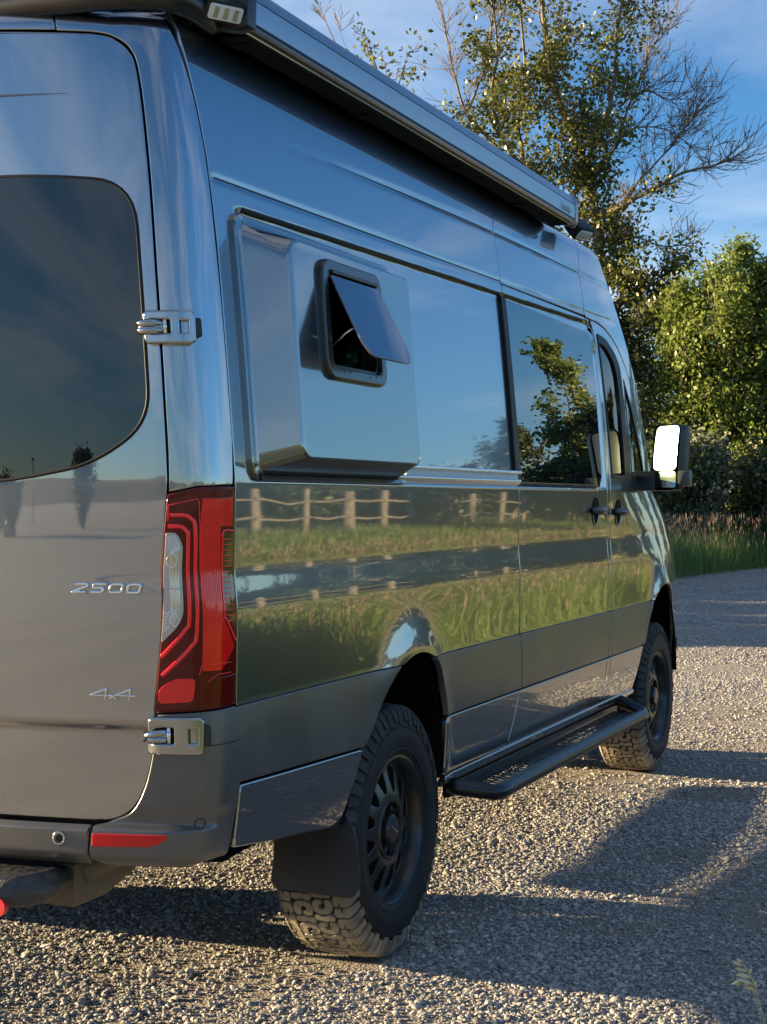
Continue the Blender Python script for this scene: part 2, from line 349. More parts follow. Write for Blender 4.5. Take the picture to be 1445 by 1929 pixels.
# ------------------------------------------------------------------ the van
van=thing('camper_van','dark grey high-roof camper van with awning and off-road tyres parked on the gravel','van',(0,0,0))
def zl(pts): return [(p[0],float(z2v(p[1]))) for p in pts]      # heights -> section arc length
def curve(pts,k=6):
    P=[Vector((p[0],p[1],0)) for p in pts]; o=[]
    for i in range(len(P)-1):
        a=P[max(i-1,0)];b=P[i];c=P[i+1];d=P[min(i+2,len(P)-1)]
        for j in range(k):
            t=j/k; q=.5*((2*b)+(c-a)*t+(2*a-5*b+4*c-d)*t*t+(3*b-a-3*c+d)*t**3); o.append((q.x,q.y))
    o.append(tuple(pts[-1][:2])); return o
VT=float(z2v(2.685))                                             # where the sides meet the roof skin
rarch=curve([(.83,.50),(.90,.61),(.95,.71),(1.01,.785),(1.08,.86),(1.16,.918),(1.25,.952),(1.33,.963),(1.42,.952),(1.51,.92),(1.57,.86),(1.61,.785),(1.635,.71),(1.65,.60),(1.655,.50)],5)
farch=curve([(4.37,.50),(4.43,.61),(4.50,.72),(4.565,.83),(4.65,.935),(4.76,.995),(4.89,1.015),(5.03,.995),(5.15,.93),(5.24,.84),(5.30,.72),(5.33,.60),(5.34,.50)],5)
def cut(arc,z0,z1=9,side=None,mid=None):
    o=[p for p in arc if z0-1e-6<=p[1]<=z1+1e-6]
    if side=='l': o=[p for p in o if p[0]<mid]
    if side=='r': o=[p for p in o if p[0]>mid]
    return o
def arc_at(arc,z,left,mid):
    q=[p for p in arc if (p[0]<mid)==left]; q.sort(key=lambda p:p[1]); return float(np.interp(z,[p[1] for p in q],[p[0] for p in q]))
def body_side(S,f,main):
    """panels of one body side; f maps outline points to that side"""
    P=lambda name,loops,m=m_paint,**k: panel(name,[f(zl(l)) for l in (loops if isinstance(loops[0][0],(tuple,list)) else [loops])],S,m,van,**k)
    zc=.936
    # big rear quarter panel
    ra=[(arc_at(rarch,zc,True,1.33),zc)]+cut(rarch,zc+.004)+[(arc_at(rarch,zc,False,1.33),zc)]
    rear=[(.150,zc)]+ra+[(2.422,zc),(2.422,1.49),(2.424,2.26),(2.428,2.51),(2.50,2.62),(2.52,2.685)]
    rear+= [(.10,2.685),(.098,2.60),(.108,2.55),(.126,2.45),(.142,2.32),(.150,2.1),(.150,1.9)]
    P('rear_quarter_panel',rear,du=.025,dv=.006)
    # sliding-door body, roof-side panel and cab side
    top=[(2.437,2.51),(2.437,2.298),(3.625,2.305),(3.63,2.45),(3.64,2.51),(3.70,2.60),(3.74,2.685),(2.53,2.685),(2.51,2.62)]
    P('high_roof_side_panel',top,dv=.008)
    if main:
        door=[(2.437,zc),(3.752,zc),(3.752,1.40),(3.749,2.10),(3.745,2.19),(3.70,2.25),(3.61,2.29),(2.437,2.288)]
        o=P('sliding_door',door,dv=.007)
    else:
        P('side_panel',[(2.437,zc),(3.752,zc),(3.752,1.40),(3.749,2.10),(3.745,2.19),(3.70,2.25),(3.61,2.29),(2.437,2.288)],dv=.008)
    P('centre_pillar',[(3.764,zc),(3.812,zc),(3.812,1.70),(3.80,2.02),(3.775,2.15),(3.735,2.235),(3.69,2.285),(3.64,2.293),(3.72,2.25),(3.757,2.19),(3.762,2.1)],dv=.01,du=.02)
    A=[(5.07,1.525),(4.90,1.75),(4.72,1.975),(4.55,2.155),(4.38,2.315),(4.22,2.475),(4.13,2.575),(4.09,2.685)]
    doortop=curve([(3.705,2.288),(3.84,2.284),(4.0,2.262),(4.2,2.20),(4.38,2.10),(4.52,1.975),(4.70,1.775),(4.86,1.60),(4.93,1.50)],4)
    cw=[(3.80,2.238),(3.957,2.226),(4.128,2.168),(4.215,2.098),(4.232,1.83),(4.242,1.552),(3.853,1.552),(3.838,1.85),(3.82,2.06)]
    qw=[(4.272,2.065),(4.439,1.908),(4.672,1.612),(4.68,1.568),(4.285,1.555),(4.262,1.83)]
    if not main: cw=[(3.80,2.262),(3.957,2.25),(4.128,2.20),(4.232,2.12),(4.40,1.97),(4.672,1.612),(4.68,1.568),(4.285,1.552),(3.853,1.552),(3.838,1.85),(3.82,2.06)]  # unseen left window merged and enlarged so sunlight reaches the right mirror
    cwr=round_poly(cw,[.02,.05,.06,.05,.02,.03,.03,.02,.02] if main else .03,4); qwr=round_poly(qw,.02,4)
    cab=[(3.824,zc)]+[(4.592,zc),(4.672,1.074),(4.762,1.294),(4.86,1.40)]+doortop[::-1][:-1]+[(3.752,2.24),(3.79,2.15),(3.812,2.03),(3.824,1.70)]
    holes=[cwr,qwr] if main else [cwr]
    P('cab_door',[cab]+holes,dv=.008,du=.02)
    lin=doortop
    up=[(3.642,2.303),(3.72,2.298)]+[(p[0]+.004,p[1]+.013) for p in lin[4:]]+[(5.0,1.505),(5.07,1.525)]+A[1:]+[(3.755,2.685),(3.712,2.60),(3.652,2.51),(3.642,2.45)]
    P('front_roof_pillar',up,dv=.008,du=.03)
    # fender
    fa=[(arc_at(farch,zc,True,4.9),zc)]+cut(farch,zc+.004)
    fl=[(4.604,zc)]+fa+cut(farch,.52,zc-.004,'r',4.9)+[(5.34,.52),(5.75,.52),(5.80,.9),(5.80,1.16),(5.55,1.35),(5.25,1.45),(5.08,1.515),(4.99,1.495),(4.93,1.47),(4.873,1.40),(4.775,1.294),(4.684,1.074)]
    P('front_fender',fl,dv=.01,du=.03)
    # plastic cladding band and lower painted panels
    z0,z1=.722,.928
    al=[(p[0]-.004,p[1]) for p in cut(rarch,z0,z1-.004,'l',1.33)]; ar=[(p[0]+.004,p[1]) for p in cut(rarch,z0,z1-.004,'r',1.33)]
    k=dict(m=m_clad,dv=.012,thick=.02,bev=.004)
    P('cladding_panel',[(.153,z1),(.166,.84),(.170,z0+.02),(.40,z0+.012),(.94,z0-.004)]+al+[(arc_at(rarch,z1,True,1.33)-.004,z1)],**k)
    P('cladding_panel',[(1.63,z0)]+[(2.452,z0),(2.437,z1),(arc_at(rarch,z1,False,1.33)+.004,z1)]+ar,**k)
    P('cladding_panel',[(2.464,z0),(3.764,z0),(3.768,z1),(2.450,z1)],**k)
    P('cladding_panel',[(3.772,z0),(3.826,z0),(3.826,z1),(3.775,z1)],**k)
    P('cladding_panel',[(3.834,z0),(4.452,z0),(4.585,z1),(3.834,z1)],**k)
    P('cladding_panel',[(4.464,z0),(4.498,z0),(4.56,.83),(4.635,z1),(4.598,z1)],**k)
    w=dict(dv=.012,bev=.007,thick=.02)
    S2=off(S,-.004)
    P2=lambda name,l: panel(name,[f(zl(l))],S2,m_paint,van,**w)
    P2('lower_panel',[(.172,.575),(.40,.548),(.62,.525),(.81,.500),(.89,.605),(.935,.700),(.40,.716),(.182,.724)])
    P2('lower_panel',[(1.664,.520),(2.352,.512),(2.40,.60),(2.436,.690),(2.438,.706),(1.646,.706)])
    P2('lower_panel',[(2.364,.512),(3.700,.510),(3.752,.62),(3.758,.706),(2.450,.706),(2.449,.690),(2.412,.60)])
    P2('lower_panel',[(3.712,.510),(3.762,.510),(3.818,.62),(3.824,.706),(3.768,.706),(3.764,.62)])
    P2('lower_panel',[(3.774,.510),(4.33,.512),(4.42,.62),(4.470,.706),(3.834,.706),(3.830,.62)])
    panel('sill_trim',[f(zl([(1.668,.488),(4.325,.488),(4.335,.503),(1.668,.503)]))],off(S,.004),m_paint,van,bev=.006,thick=.02)
    panel('sill_skirt',[f(zl([(1.67,.468),(4.30,.468),(4.32,.486),(1.67,.486)]))],off(S,-.012),m_clad,van,bev=.004)
    return cw,cwr,qwr
cw,cwr,qwr=body_side(S_side,lambda l:l,True)
_=body_side(S_left,lambda l:[(-p[0],p[1]) for p in l],False)
def shrink(l,d):
    c=[sum(p[0] for p in l)/len(l),sum(p[1] for p in l)/len(l)]; n=len(l); o=[]; sg=1 if area2(l)>0 else -1
    for i in range(n):
        a=Vector(l[i-1]);b=Vector(l[(i+1)%n]); t=(b-a)
        if t.length<1e-9: o.append(l[i]); continue
        t.normalize(); nn=Vector((-t.y,t.x))*sg; o.append((l[i][0]+nn.x*d,l[i][1]+nn.y*d))
    return o
# cab windows: rubber frame + glass (right side)
f1=zl(cwr); seal_in=zl(round_poly([(3.822,2.20),(3.937,2.184),(4.07,2.125),(4.118,2.05),(4.128,1.90),(4.115,1.568),(3.866,1.568),(3.85,1.85),(3.833,2.05)],[.01,.04,.05,.04,.02,.02,.02,.02,.02],4))
panel('window_seal',[shrink(f1,.004),seal_in],off(S_side,.004),m_seal,van,bev=.004,thick=.02,du=.02)
panel('cab_window',[shrink(seal_in,-.004)],off(S_side,-.007),m_clear,van,bev=.001,thick=.0015)
f2=zl(qwr); panel('window_seal',[shrink(f2,.003),shrink(f2,.016)],off(S_side,.002),m_seal,van,bev=.003,thick=.015,du=.02)
panel('quarter_window',[shrink(f2,.012)],off(S_side,-.005),m_clear,van,bev=.001,thick=.0015)
lg=[(-p[0],p[1]) for p in zl(_[1])]
panel('window_seal',[shrink(lg,.003),shrink(lg,.018)],off(S_left,.002),m_seal,van,bev=.003,thick=.015,du=.02)
panel('cab_window',[shrink(lg,.014)],off(S_left,-.005),m_wind,van,bev=.001,thick=.0015)
# sliding-door window, seals and the silver door rail
gl=zl(round_poly([(2.468,1.512),(3.695,1.512),(3.705,2.225),(2.462,2.236)],[.02,.10,.06,.02],6))
panel('sliding_door_window',[gl],off(S_side,.006),m_glassb,van,bev=.003,thick=.01,dv=.012)
panel('window_seal',[zl([(2.404,1.515),(2.462,1.515),(2.456,2.238),(2.410,2.238)])],off(S_side,.013),m_seal,van,bev=.005,thick=.02,dv=.05)
rl=panel('door_rail',[zl([(1.20,1.506),(2.415,1.506),(2.415,1.556),(1.20,1.556)])],off(S_side,.014),m_railw,van,bev=.003,thick=.02,dv=.05)
ribbon('rail_lip',zl([(1.20,1.556),(2.425,1.556)]),.014,off(S_side,.012),m_rail,rl,h=.018)
ribbon('rail_lip',zl([(1.20,1.506),(2.425,1.506)]),.010,off(S_side,.012),m_rail,rl,h=.016)
ribbon('rail_lip',zl([(1.20,1.520),(2.41,1.520)]),.004,off(S_side,.014),m_black,rl,h=.003)
ribbon('belt_moulding',zl([(.24,1.4945),(3.60,1.4945)]),.006,S_side,m_chrome,van,h=.0015)
ribbon('recess_shade_line',zl([(.30,2.2065),(.7,2.2145),(2.415,2.2485)]),.017,S_side,m_seal,van,h=.001)  # black strip standing in for the dark reflection on the recess step
ribbon('crease_shade_line',zl([(.165,2.2655),(1.2,2.282),(2.415,2.301)]),.0055,S_side,m_seal,van,h=.0006)  # black lines standing in for shade in the pressed side creases
ribbon('crease_shade_line',zl([(.90,2.4545),(1.5,2.4738),(2.0,2.4862),(2.415,2.4937)]),[.001,.007,.007],S_side,m_seal,van,h=.0006)
ribbon('crease_shade_line',zl([(2.45,2.4943),(3.0,2.5002),(3.62,2.5016)]),.007,S_side,m_seal,van,h=.0006)
ribbon('recess_shade_line',zl([(2.45,2.2495),(3.60,2.2725)]),.017,S_side,m_seal,van,h=.001)  # dark reflection of the recess step, drawn on above the sliding-door glass
# door handles: recessed cup and grab bar
for hx,hz in ((3.551,1.40),(3.955,1.392)):
    hv=float(z2v(hz)); el=[(hx+.062*math.cos(t*.1963),hv+.064*math.sin(t*.1963)) for t in range(32)]
    h=panel('door_handle_cup',[el],off(S_side,.0020),m_matte,van,bev=.001,thick=.006,du=.01)
    ribbon('cup_rim',[(hx+.050*math.cos(a),hv+.060*math.sin(a)) for a in np.linspace(math.pi*1.08,math.pi*1.92,16)],.007,off(S_side,.001),m_chrome,h,h=.003)
    b=MB(); y=-float(halfw(hz)); b.tube([(hx-.066,y-.004,hz+.006),(hx-.060,y-.024,hz+.006),(hx-.04,y-.034,hz+.005),(hx+.03,y-.034,hz+.003),(hx+.056,y-.022,hz),(hx+.060,y-.0,hz)],[.013,.016,.017,.017,.015,.013],12)
    b.build('grab_bar',m_clad,h,smooth=True)
# ---- rear doors
dgap=[(.05,2.605),(.80,2.605),(.862,2.598),(.892,2.565),(.902,2.50),(.898,2.30),(.892,2.03),(.886,1.57),(.884,1.465),(.868,1.15),(.850,.923),(.838,.83),(.820,.745),(.792,.690),(.750,.663),(.69,.653),(.02,.650)]
R0=[(.008,.650),(.69,.653),(.750,.663),(.792,.690),(.820,.745),(.838,.83),(.850,.923),(.868,1.15),(.884,1.465),(.886,1.57),(.892,2.03),(.898,2.30),(.902,2.50),(.892,2.560),(.858,2.592),(.80,2.600),(.008,2.605)]
R0=[(.008,.650)]+curve([(.69,.653),(.750,.661),(.792,.688),(.820,.745),(.838,.83),(.850,.923),(.868,1.15),(.884,1.465)],6)+[(.886,1.57),(.892,2.03)]+curve([(.898,2.30),(.902,2.50),(.892,2.560),(.858,2.592),(.80,2.600)],5)+[(.008,2.605)]
win=round_poly([(.10,1.492),(.46,1.495),(.70,1.538),(.855,1.64),(.862,2.235),(.60,2.262),(.10,2.268)],[.03,.25,.15,.10,.11,.2,.03],7)
win=[(u,v) for u,v in win]
def flipu(l): return [(-p[0],p[1]) for p in l][::-1]
for fl in (0,1):
    g=flipu if fl else (lambda l:l)
    d=panel('rear_door',[g(R0)],S_wrap,m_paint,van,dv=.007,du=.03,bev=.004)
    panel('rear_window',[g(win)],off(S_wrap,.004),m_rearglass,d,dv=.02,bev=.004,thick=.006)
    ribbon('window_seal',g(win),.009,off(S_wrap,.0005),m_seal,d,h=.004,closed=True,step=.02)
for fl in (0,1):
    g=flipu if fl else (lambda l:l)
    ribbon('door_crease_shade',g([(.02,2.464),(.40,2.464),(.70,2.461)]) if not fl else [(-.70,2.461),(-.40,2.464),(-.02,2.464)],[.010,.010,.001] if not fl else [.001,.010,.010],S_wrap,m_clad,van,h=.0012)  # dark strip standing in for shade along the pressed crease
# corner posts above the lamps, header above the doors, roof
post=[(.895,1.472),(.958,1.486),(1.058,1.490),(1.066,1.60),(1.064,1.95)]+curve([(1.056,2.32),(1.04,2.46),(1.020,2.56),(1.005,2.62),(.985,2.715)],5)+[(.70,2.715),(.70,2.612)]+curve([(.80,2.612),(.866,2.603),(.903,2.568),(.914,2.50),(.910,2.30)],5)+[(.904,2.03),(.898,1.57)]
for fl in (0,1):
    g=flipu if fl else (lambda l:l)
    panel('rear_corner_post',[g(post)],S_wrap,m_paint,van,dv=.008,du=.008,bev=.004)
panel('roof_header',[[(-.69,2.613),(.69,2.613),(.69,2.715),(-.69,2.715)]],S_wrap,m_paint,van,du=.05,dv=.01)
# roof skin (one sheet)
us=np.linspace(.12,4.12,40); vr=np.linspace(VT-.01,3.54,22); V=[];F=[]
for u in us:
    for s in (-1,1):
        q=side_pt(u*np.ones(len(vr)),vr,s); V+=list(q if s<0 else q[::-1][1:])
nc=2*len(vr)-1
for i in range(len(us)-1):
    for j in range(nc-1): F.append((i*nc+j,(i+1)*nc+j,(i+1)*nc+j+1,i*nc+j+1))
mesh_obj('roof',V,F,m_paint,van,smooth=True)
# nose: windscreen, bonnet, grille front (only seen from elsewhere)
def strip(name,L,m,k=14):
    V=[];F=[]
    for (x,y,z,b) in L:
        for t in np.linspace(-1,1,k): V.append((x+b*(1-t*t),y*t,z+.02*(1-t*t)))
    for i in range(len(L)-1):
        for j in range(k-1): F.append((i*k+j,i*k+j+1,(i+1)*k+j+1,(i+1)*k+j))
    return mesh_obj(name,V,F,m,van,smooth=True)
strip('windscreen',[(5.05,.90,1.545,.13),(4.90,.90,1.75,.11),(4.72,.895,1.975,.10),(4.55,.885,2.155,.08),(4.38,.87,2.315,.06),(4.24,.85,2.45,.05)],m_wind)
strip('roof_brow',[(4.24,.85,2.45,.05),(4.14,.83,2.56,.04),(4.10,.80,2.64,.03),(4.06,.78,2.67,.02)],m_paint)
strip('bonnet',[(5.07,.91,1.54,.13),(5.25,.90,1.46,.12),(5.55,.87,1.36,.12),(5.80,.82,1.18,.12)],m_paint)
strip('front_bumper',[(5.80,.83,1.18,.14),(5.84,.84,.95,.14),(5.80,.85,.75,.14),(5.76,.85,.50,.12)],m_clad)
# inside: floor, added shade bulkhead, seats
b=MB(); b.box((.06,-.93,.60),(5.6,.93,.66)); b.build('floor_pan',m_under,van)
b=MB(); b.box((3.60,-.93,.66),(3.64,.93,1.6)); b.box((3.60,-.84,1.6),(3.64,.84,2.55)); b.build('shade_bulkhead',m_matte,van)  # unseen partition added to keep the rear interior dark
for sy in (-.48,.48):
    b=MB(); b.box((4.05,sy-.24,.95),(4.55,sy+.24,1.10)); b.box((3.92,sy-.23,1.05),(4.06,sy+.23,1.62)); b.box((3.93,sy-.13,1.64),(4.03,sy+.13,1.80))
    b.build('cab_seat',m_matte,van,bevel=.03)
b=MB(); b.prism([(4.85,1.0),(4.75,1.25),(4.85,1.42),(5.15,1.42),(5.15,1.0)],-.85,.85,'y'); b.build('dashboard',m_matte,van)
b=MB(); cxw,cyw,czw=4.62,.42,1.38
b.tube([(cxw+.09*math.cos(t)*.45,cyw+.19*math.sin(t),czw+.17*math.cos(t)) for t in np.linspace(0,2*math.pi,25)],.014,8); b.build('steering_wheel',m_black,van,smooth=True)
# ---- tail lamps
def tail(g):
    S=S_wrap; lamp=panel('tail_lamp',[g([(.860,.930),(.953,.935),(1.058,.944),(1.064,1.21),(1.058,1.480),(.959,1.476),(.893,1.460),(.886,1.373),(.874,1.113)])],off(S,.004),m_redd,van,dv=.01,du=.008,bev=.005,thick=.03)
    T=off(S,.0046)
    P=lambda n,l,m,h=.0012: panel(n,[g(l)],off(S,.0042+h),m,lamp,dv=.01,du=.006,bev=.0012,thick=h+.001)
    P('side_lens',[(.966,1.03),(1.010,1.03),(1.050,1.085),(1.013,1.16),(1.013,1.385),(1.052,1.385),(1.053,1.455),(.970,1.452),(.963,1.35),(.967,1.2)],m_red)
    P('smoked_lens',[(1.020,1.18),(1.056,1.12),(1.056,1.375),(1.021,1.375)],m_amber,.0008)
    w=P('reversing_lens',round_poly([(.872,1.100),(.908,1.138),(.922,1.168),(.926,1.338),(.912,1.368),(.889,1.368),(.883,1.25)],[.002,.02,.02,.02,.02,.004,.004],4),m_white)
    R=[]
    for k_ in range(7):
        s=k_*.0042; R.append(ribbon('',g([(.8775+s*.05,1.124+s*2.2),(.902-s*.75,1.152+s*.8),(.915-s*.75,1.177),(.919-s*.75,1.335-s*.4),(.910-s*.75,1.360-s),(.892,1.360-s)]),.0022,off(S,.0054),None,None,h=.0016,build=False))
    join_ribbons('lens_ribs',R,m_chrome,w)
    ribbon('lens_bar',g([(.881,1.232),(.923,1.232)]),.004,off(S,.0054),m_white,w,h=.002)
    for pts in ([(.897,1.412),(.930,1.412),(.945,1.403),(.953,1.385),(.955,1.30),(.952,1.126),(.942,1.094),(.915,1.06),(.875,1.018)],
                [(.893,1.384),(.922,1.384),(.935,1.372),(.939,1.350),(.936,1.160),(.928,1.134),(.905,1.102),(.872,1.064)]):
        ribbon('light_guide',g(curve(pts,3)),.0105,T,m_redb,lamp,h=.004,step=.006)
    ribbon('light_guide',g([(.893,1.398),(.893,1.436),(.958,1.452),(.962,1.44),(.966,1.30),(.966,1.05),(.958,1.02)]),.0022,T,m_redb,lamp,h=.002)
    ribbon('light_guide',g(curve([(1.054,1.372),(1.022,1.372),(1.018,1.33),(1.017,1.176),(1.026,1.15),(1.056,1.100)],4)),.005,T,m_redb,lamp,h=.003)
    R=[ribbon('',g([(1.022,z),(1.044,z)]),.0025,off(S,.006),None,None,h=.0015,build=False) for z in np.arange(1.15,1.36,.0135)]
    join_ribbons('lens_ticks',R,m_redb,lamp)
    R=[ribbon('',g([(u_,1.20),(u_+.001,1.43)]),.0018,off(S,.0054),None,None,h=.0012,build=False,step=.03) for u_ in np.arange(.972,1.050,.0052) if u_<1.010]
    R+=[ribbon('',g([(u_,1.395),(u_,1.446)]),.0018,off(S,.0054),None,None,h=.0012,build=False,step=.03) for u_ in np.arange(1.014,1.050,.0052)]
    join_ribbons('lens_flutes',R,m_red,lamp)
    gd=[(.9527,1.13,1.36,1.126),(.9367,1.165,1.345,1.16)]
    R=[ribbon('',g([(u_+(z_-_w)*.0165-.0035,z_),(u_+(z_-_w)*.0165+.0035,z_)]),.0022,off(S,.0080),None,None,h=.0012,build=False,step=.01) for (u_,za,zb,_w) in gd for z_ in np.arange(za,zb,.0085)]
    join_ribbons('led_facets',R,m_redb,lamp)
    for cz,cr_ in ((1.30,.017),(1.155,.014)): ribbon('bulb_reflector',g([(.903+cr_*.7*math.cos(a),cz+cr_*math.sin(a)) for a in np.linspace(0,2*math.pi,19)[:-1]]),.0022,off(S,.0058),m_chrome,w,h=.002,closed=True,step=.003)
    P('lower_lens',round_poly([(.866,.950),(.945,.955),(.950,1.01),(.905,1.01),(.868,.985)],.012,4),m_red)
    P('smoked_lens',[(.960,.955),(1.05,.965),(1.055,1.015),(.985,1.01),(.962,.985)],m_redd,.0015)
    ribbon('light_guide',g([(.985,1.045),(1.04,1.047)]),.002,T,m_red,lamp,h=.002)
    ribbon('light_guide',g([(.975,1.0),(1.0,1.02),(1.04,1.022)]),.002,T,m_red,lamp,h=.002)
tail(lambda l:l); tail(lambda l:flipu(l) if len(l)>2 and l[0]!=l[-1] else [(-p[0],p[1]) for p in l])
# ---- bumper
def bump_disp(a,z): 
    return rear_disp(a,z)*0+ .032*(1-sstep(.635,.652,z))*(1-sstep(.90,1.03,a))-.045*(1-sstep(.53,.59,z))**2*(1-sstep(1.0,1.07,a))+.004*sstep(.66,.70,z)
S_b=lambda u,v: S_wrap(u,v,disp=bump_disp)
corner=[(.712,.560),(.76,.543),(.95,.548),(1.054,.566),(1.070,.66),(1.082,.758),(1.083,.84),(1.064,.932),(.955,.924)]+curve([(.864,.918),(.852,.83),(.834,.742),(.805,.680),(.760,.655),(.712,.645)],5)
for fl in (0,1):
    g=flipu if fl else (lambda l:l)
    c=panel('bumper_corner',[g(round_poly(corner,[.02,.01,0,.01,0,0,0,.01]+[0]*(len(corner)-9)+[.01],3))],S_b,m_clad,van,dv=.007,du=.01,bev=.004)
    panel('bumper_reflector',[g(round_poly([(.716,.598),(.86,.603),(.885,.612),(.902,.630),(.716,.627)],[.002,.01,.01,.006,.002],3))],off(S_b,.003),m_reflector,c,dv=.01,bev=.002,thick=.01)
    ribbon('parking_sensor',g([(.965+.012*math.cos(a),.654+.012*math.sin(a)) for a in np.linspace(0,2*math.pi,17)[:-1]]),.003,off(S_b,.0005),m_black,c,h=.001,closed=True,step=.003)
cb=panel('bumper_centre',[[(-.70,.545),(.70,.545),(.700,.645),(-.70,.645)]],S_b,m_clad,van,dv=.007,du=.04,bev=.004)
for u in (.627,.25,-.25,-.627):
    ps=panel('parking_sensor',[[(u+.017*math.cos(a),.612+.017*math.sin(a)) for a in np.linspace(0,2*math.pi,21)[:-1]]],off(S_b,.002),m_clad,cb,dv=.01,bev=.002,thick=.004)
    panel('sensor_eye',[[(u+.008*math.cos(a),.612+.008*math.sin(a)) for a in np.linspace(0,2*math.pi,13)[:-1]]],off(S_b,.0035),m_matte,ps,dv=.01,bev=.001,thick=.002)
    ribbon('sensor_ring',[(u+.0145*math.cos(a),.612+.0145*math.sin(a)) for a in np.linspace(0,2*math.pi,17)[:-1]],.003,off(S_b,.002),m_chrome,ps,h=.0015,closed=True,step=.004)
ribbon('bumper_seam',[(.868,.842),(1.0,.846),(1.082,.850)],.003,off(S_b,.0002),m_black,van,h=.0004)
# ---- hinges
def hinge(u0,u1,z0,z1,kind):
    D=.026; Sh=off(S_wrap,D); base=thing2('door_hinge',van)
    hz=(z0+z1)/2; H=z1-z0
    cutL_=round_poly([(u0-.001,z0+H*.26),(u0+.062,z0+H*.26),(u0+.062,z1-H*.20),(u0-.001,z1-H*.20)],.006,4)
    outer=round_poly([(u0+.008,z0),(u1-.012,z0),(u1-.010,z1),(u0+.008,z1)],.008,4)
    n1=round_poly([(u0+.012,z0+H*.20),(u0+.066,z0+H*.20),(u0+.066,z1-H*.17),(u0+.012,z1-H*.17)],.010,4)
    n2=rrect(u1-.042,z0+H*.22,u1-.016,z1-H*.22,.003,2)
    pl=panel('hinge_plate',[outer,n1,n2],Sh,m_satin,base,dv=.01,du=.006,bev=.006,thick=.028)
    panel('hinge_recess',[shrink(outer,.004)],off(S_wrap,.006),m_black,base,dv=.02,du=.01,bev=.002,thick=.01)
    P=lambda u,z,d: Vector(off(S_wrap,d)(u,z))
    b=MB()
    for zz in (hz+H*.13,hz-H*.12): b.tube([P(u0-.012,zz,.014),P(u0-.004,zz,.024),P(u0+.02,zz,.028),P(u0+.044,zz,.018)],[.009,.0105,.0105,.008],12)
    b.tube([P(u0-.008,hz,.016),P(u0+.02,hz,.020),P(u0+.050,hz,.012)],[.011,.012,.010],12)
    b.build('hinge_arm',m_satin,base,smooth=True)
    b=MB(); b.tube([P(u0+.050,z0+H*.28,.020),P(u0+.050,z1-H*.24,.020)],.006,12); b.build('hinge_pin',m_chrome,base,smooth=True)
    panel('hinge_catch',[rrect(u1-.034,z0+H*.28,u1-.020,z1-H*.28,.001,1)],off(S_wrap,.014),m_satin,base,dv=.02,du=.005,bev=.002,thick=.02)
    panel('hinge_bumper',[rrect(u1-.016,z0+H*.22,u1+.004,z1-H*.22,.003,3)],off(S_wrap,.020),m_black,base,dv=.02,du=.005,bev=.004,thick=.02)
def thing2(name,parent):
    o=bpy.data.objects.new(name,None); COL.objects.link(o); o.parent=parent; o.empty_display_size=.1; return o
hinge(.862,.980,1.836,1.907,0); hinge(.842,.972,.832,.912,1)
# ---- badges on the right-hand rear door
Sd=off(S_wrap,.0015)
def badge(name,strokes,w,h=.005):
    grp=thing2(name,van)
    for nm,pts in strokes: ribbon('chrome_character',pts,w,Sd,m_chrome,grp,h=h,step=.003) if True else None
def D25(u0,kind):
    sl=.20; X=lambda x,y:(u0+x*.040+y*.0245*sl*1.2, 1.2185+y*.0245)
    if kind=='2': return curve([X(.05,.88),X(.6,.90),X(.85,.86),X(.86,.66),X(.6,.50)],4)+[X(-.10,.08),X(.82,.08)]
    if kind=='5': return [X(.95,.90),X(.16,.90),X(.10,.52)]+curve([X(.10,.52),X(.62,.54),X(.80,.42),X(.74,.14),X(.50,.08)],4)[1:]+[X(-.02,.08)]
    r=round_poly([X(.06,.08),X(.86,.08),X(.92,.90),X(.12,.90)],.008,5); return r+[r[0]]
badge('model_number_badge',[('d',D25(.646,'2')),('d',D25(.692,'5')),('d',D25(.738,'0')),('d',D25(.784,'0'))],.0074)
q=lambda x,y:(.690+x*.1,.955+y*.028)
badge('four_by_four_badge',[('4',[q(.40,.0),q(.42,.95),q(.0,.40),q(.52,.34)]),('x',[q(.50,.10),q(.68,.48)]),('x',[q(.50,.48),q(.70,.10)]),('4',[q(1.02,.0),q(1.04,.95),q(.66,.42),q(1.18,.36)])],[.0035,.0065,.0035,.0035],.004)
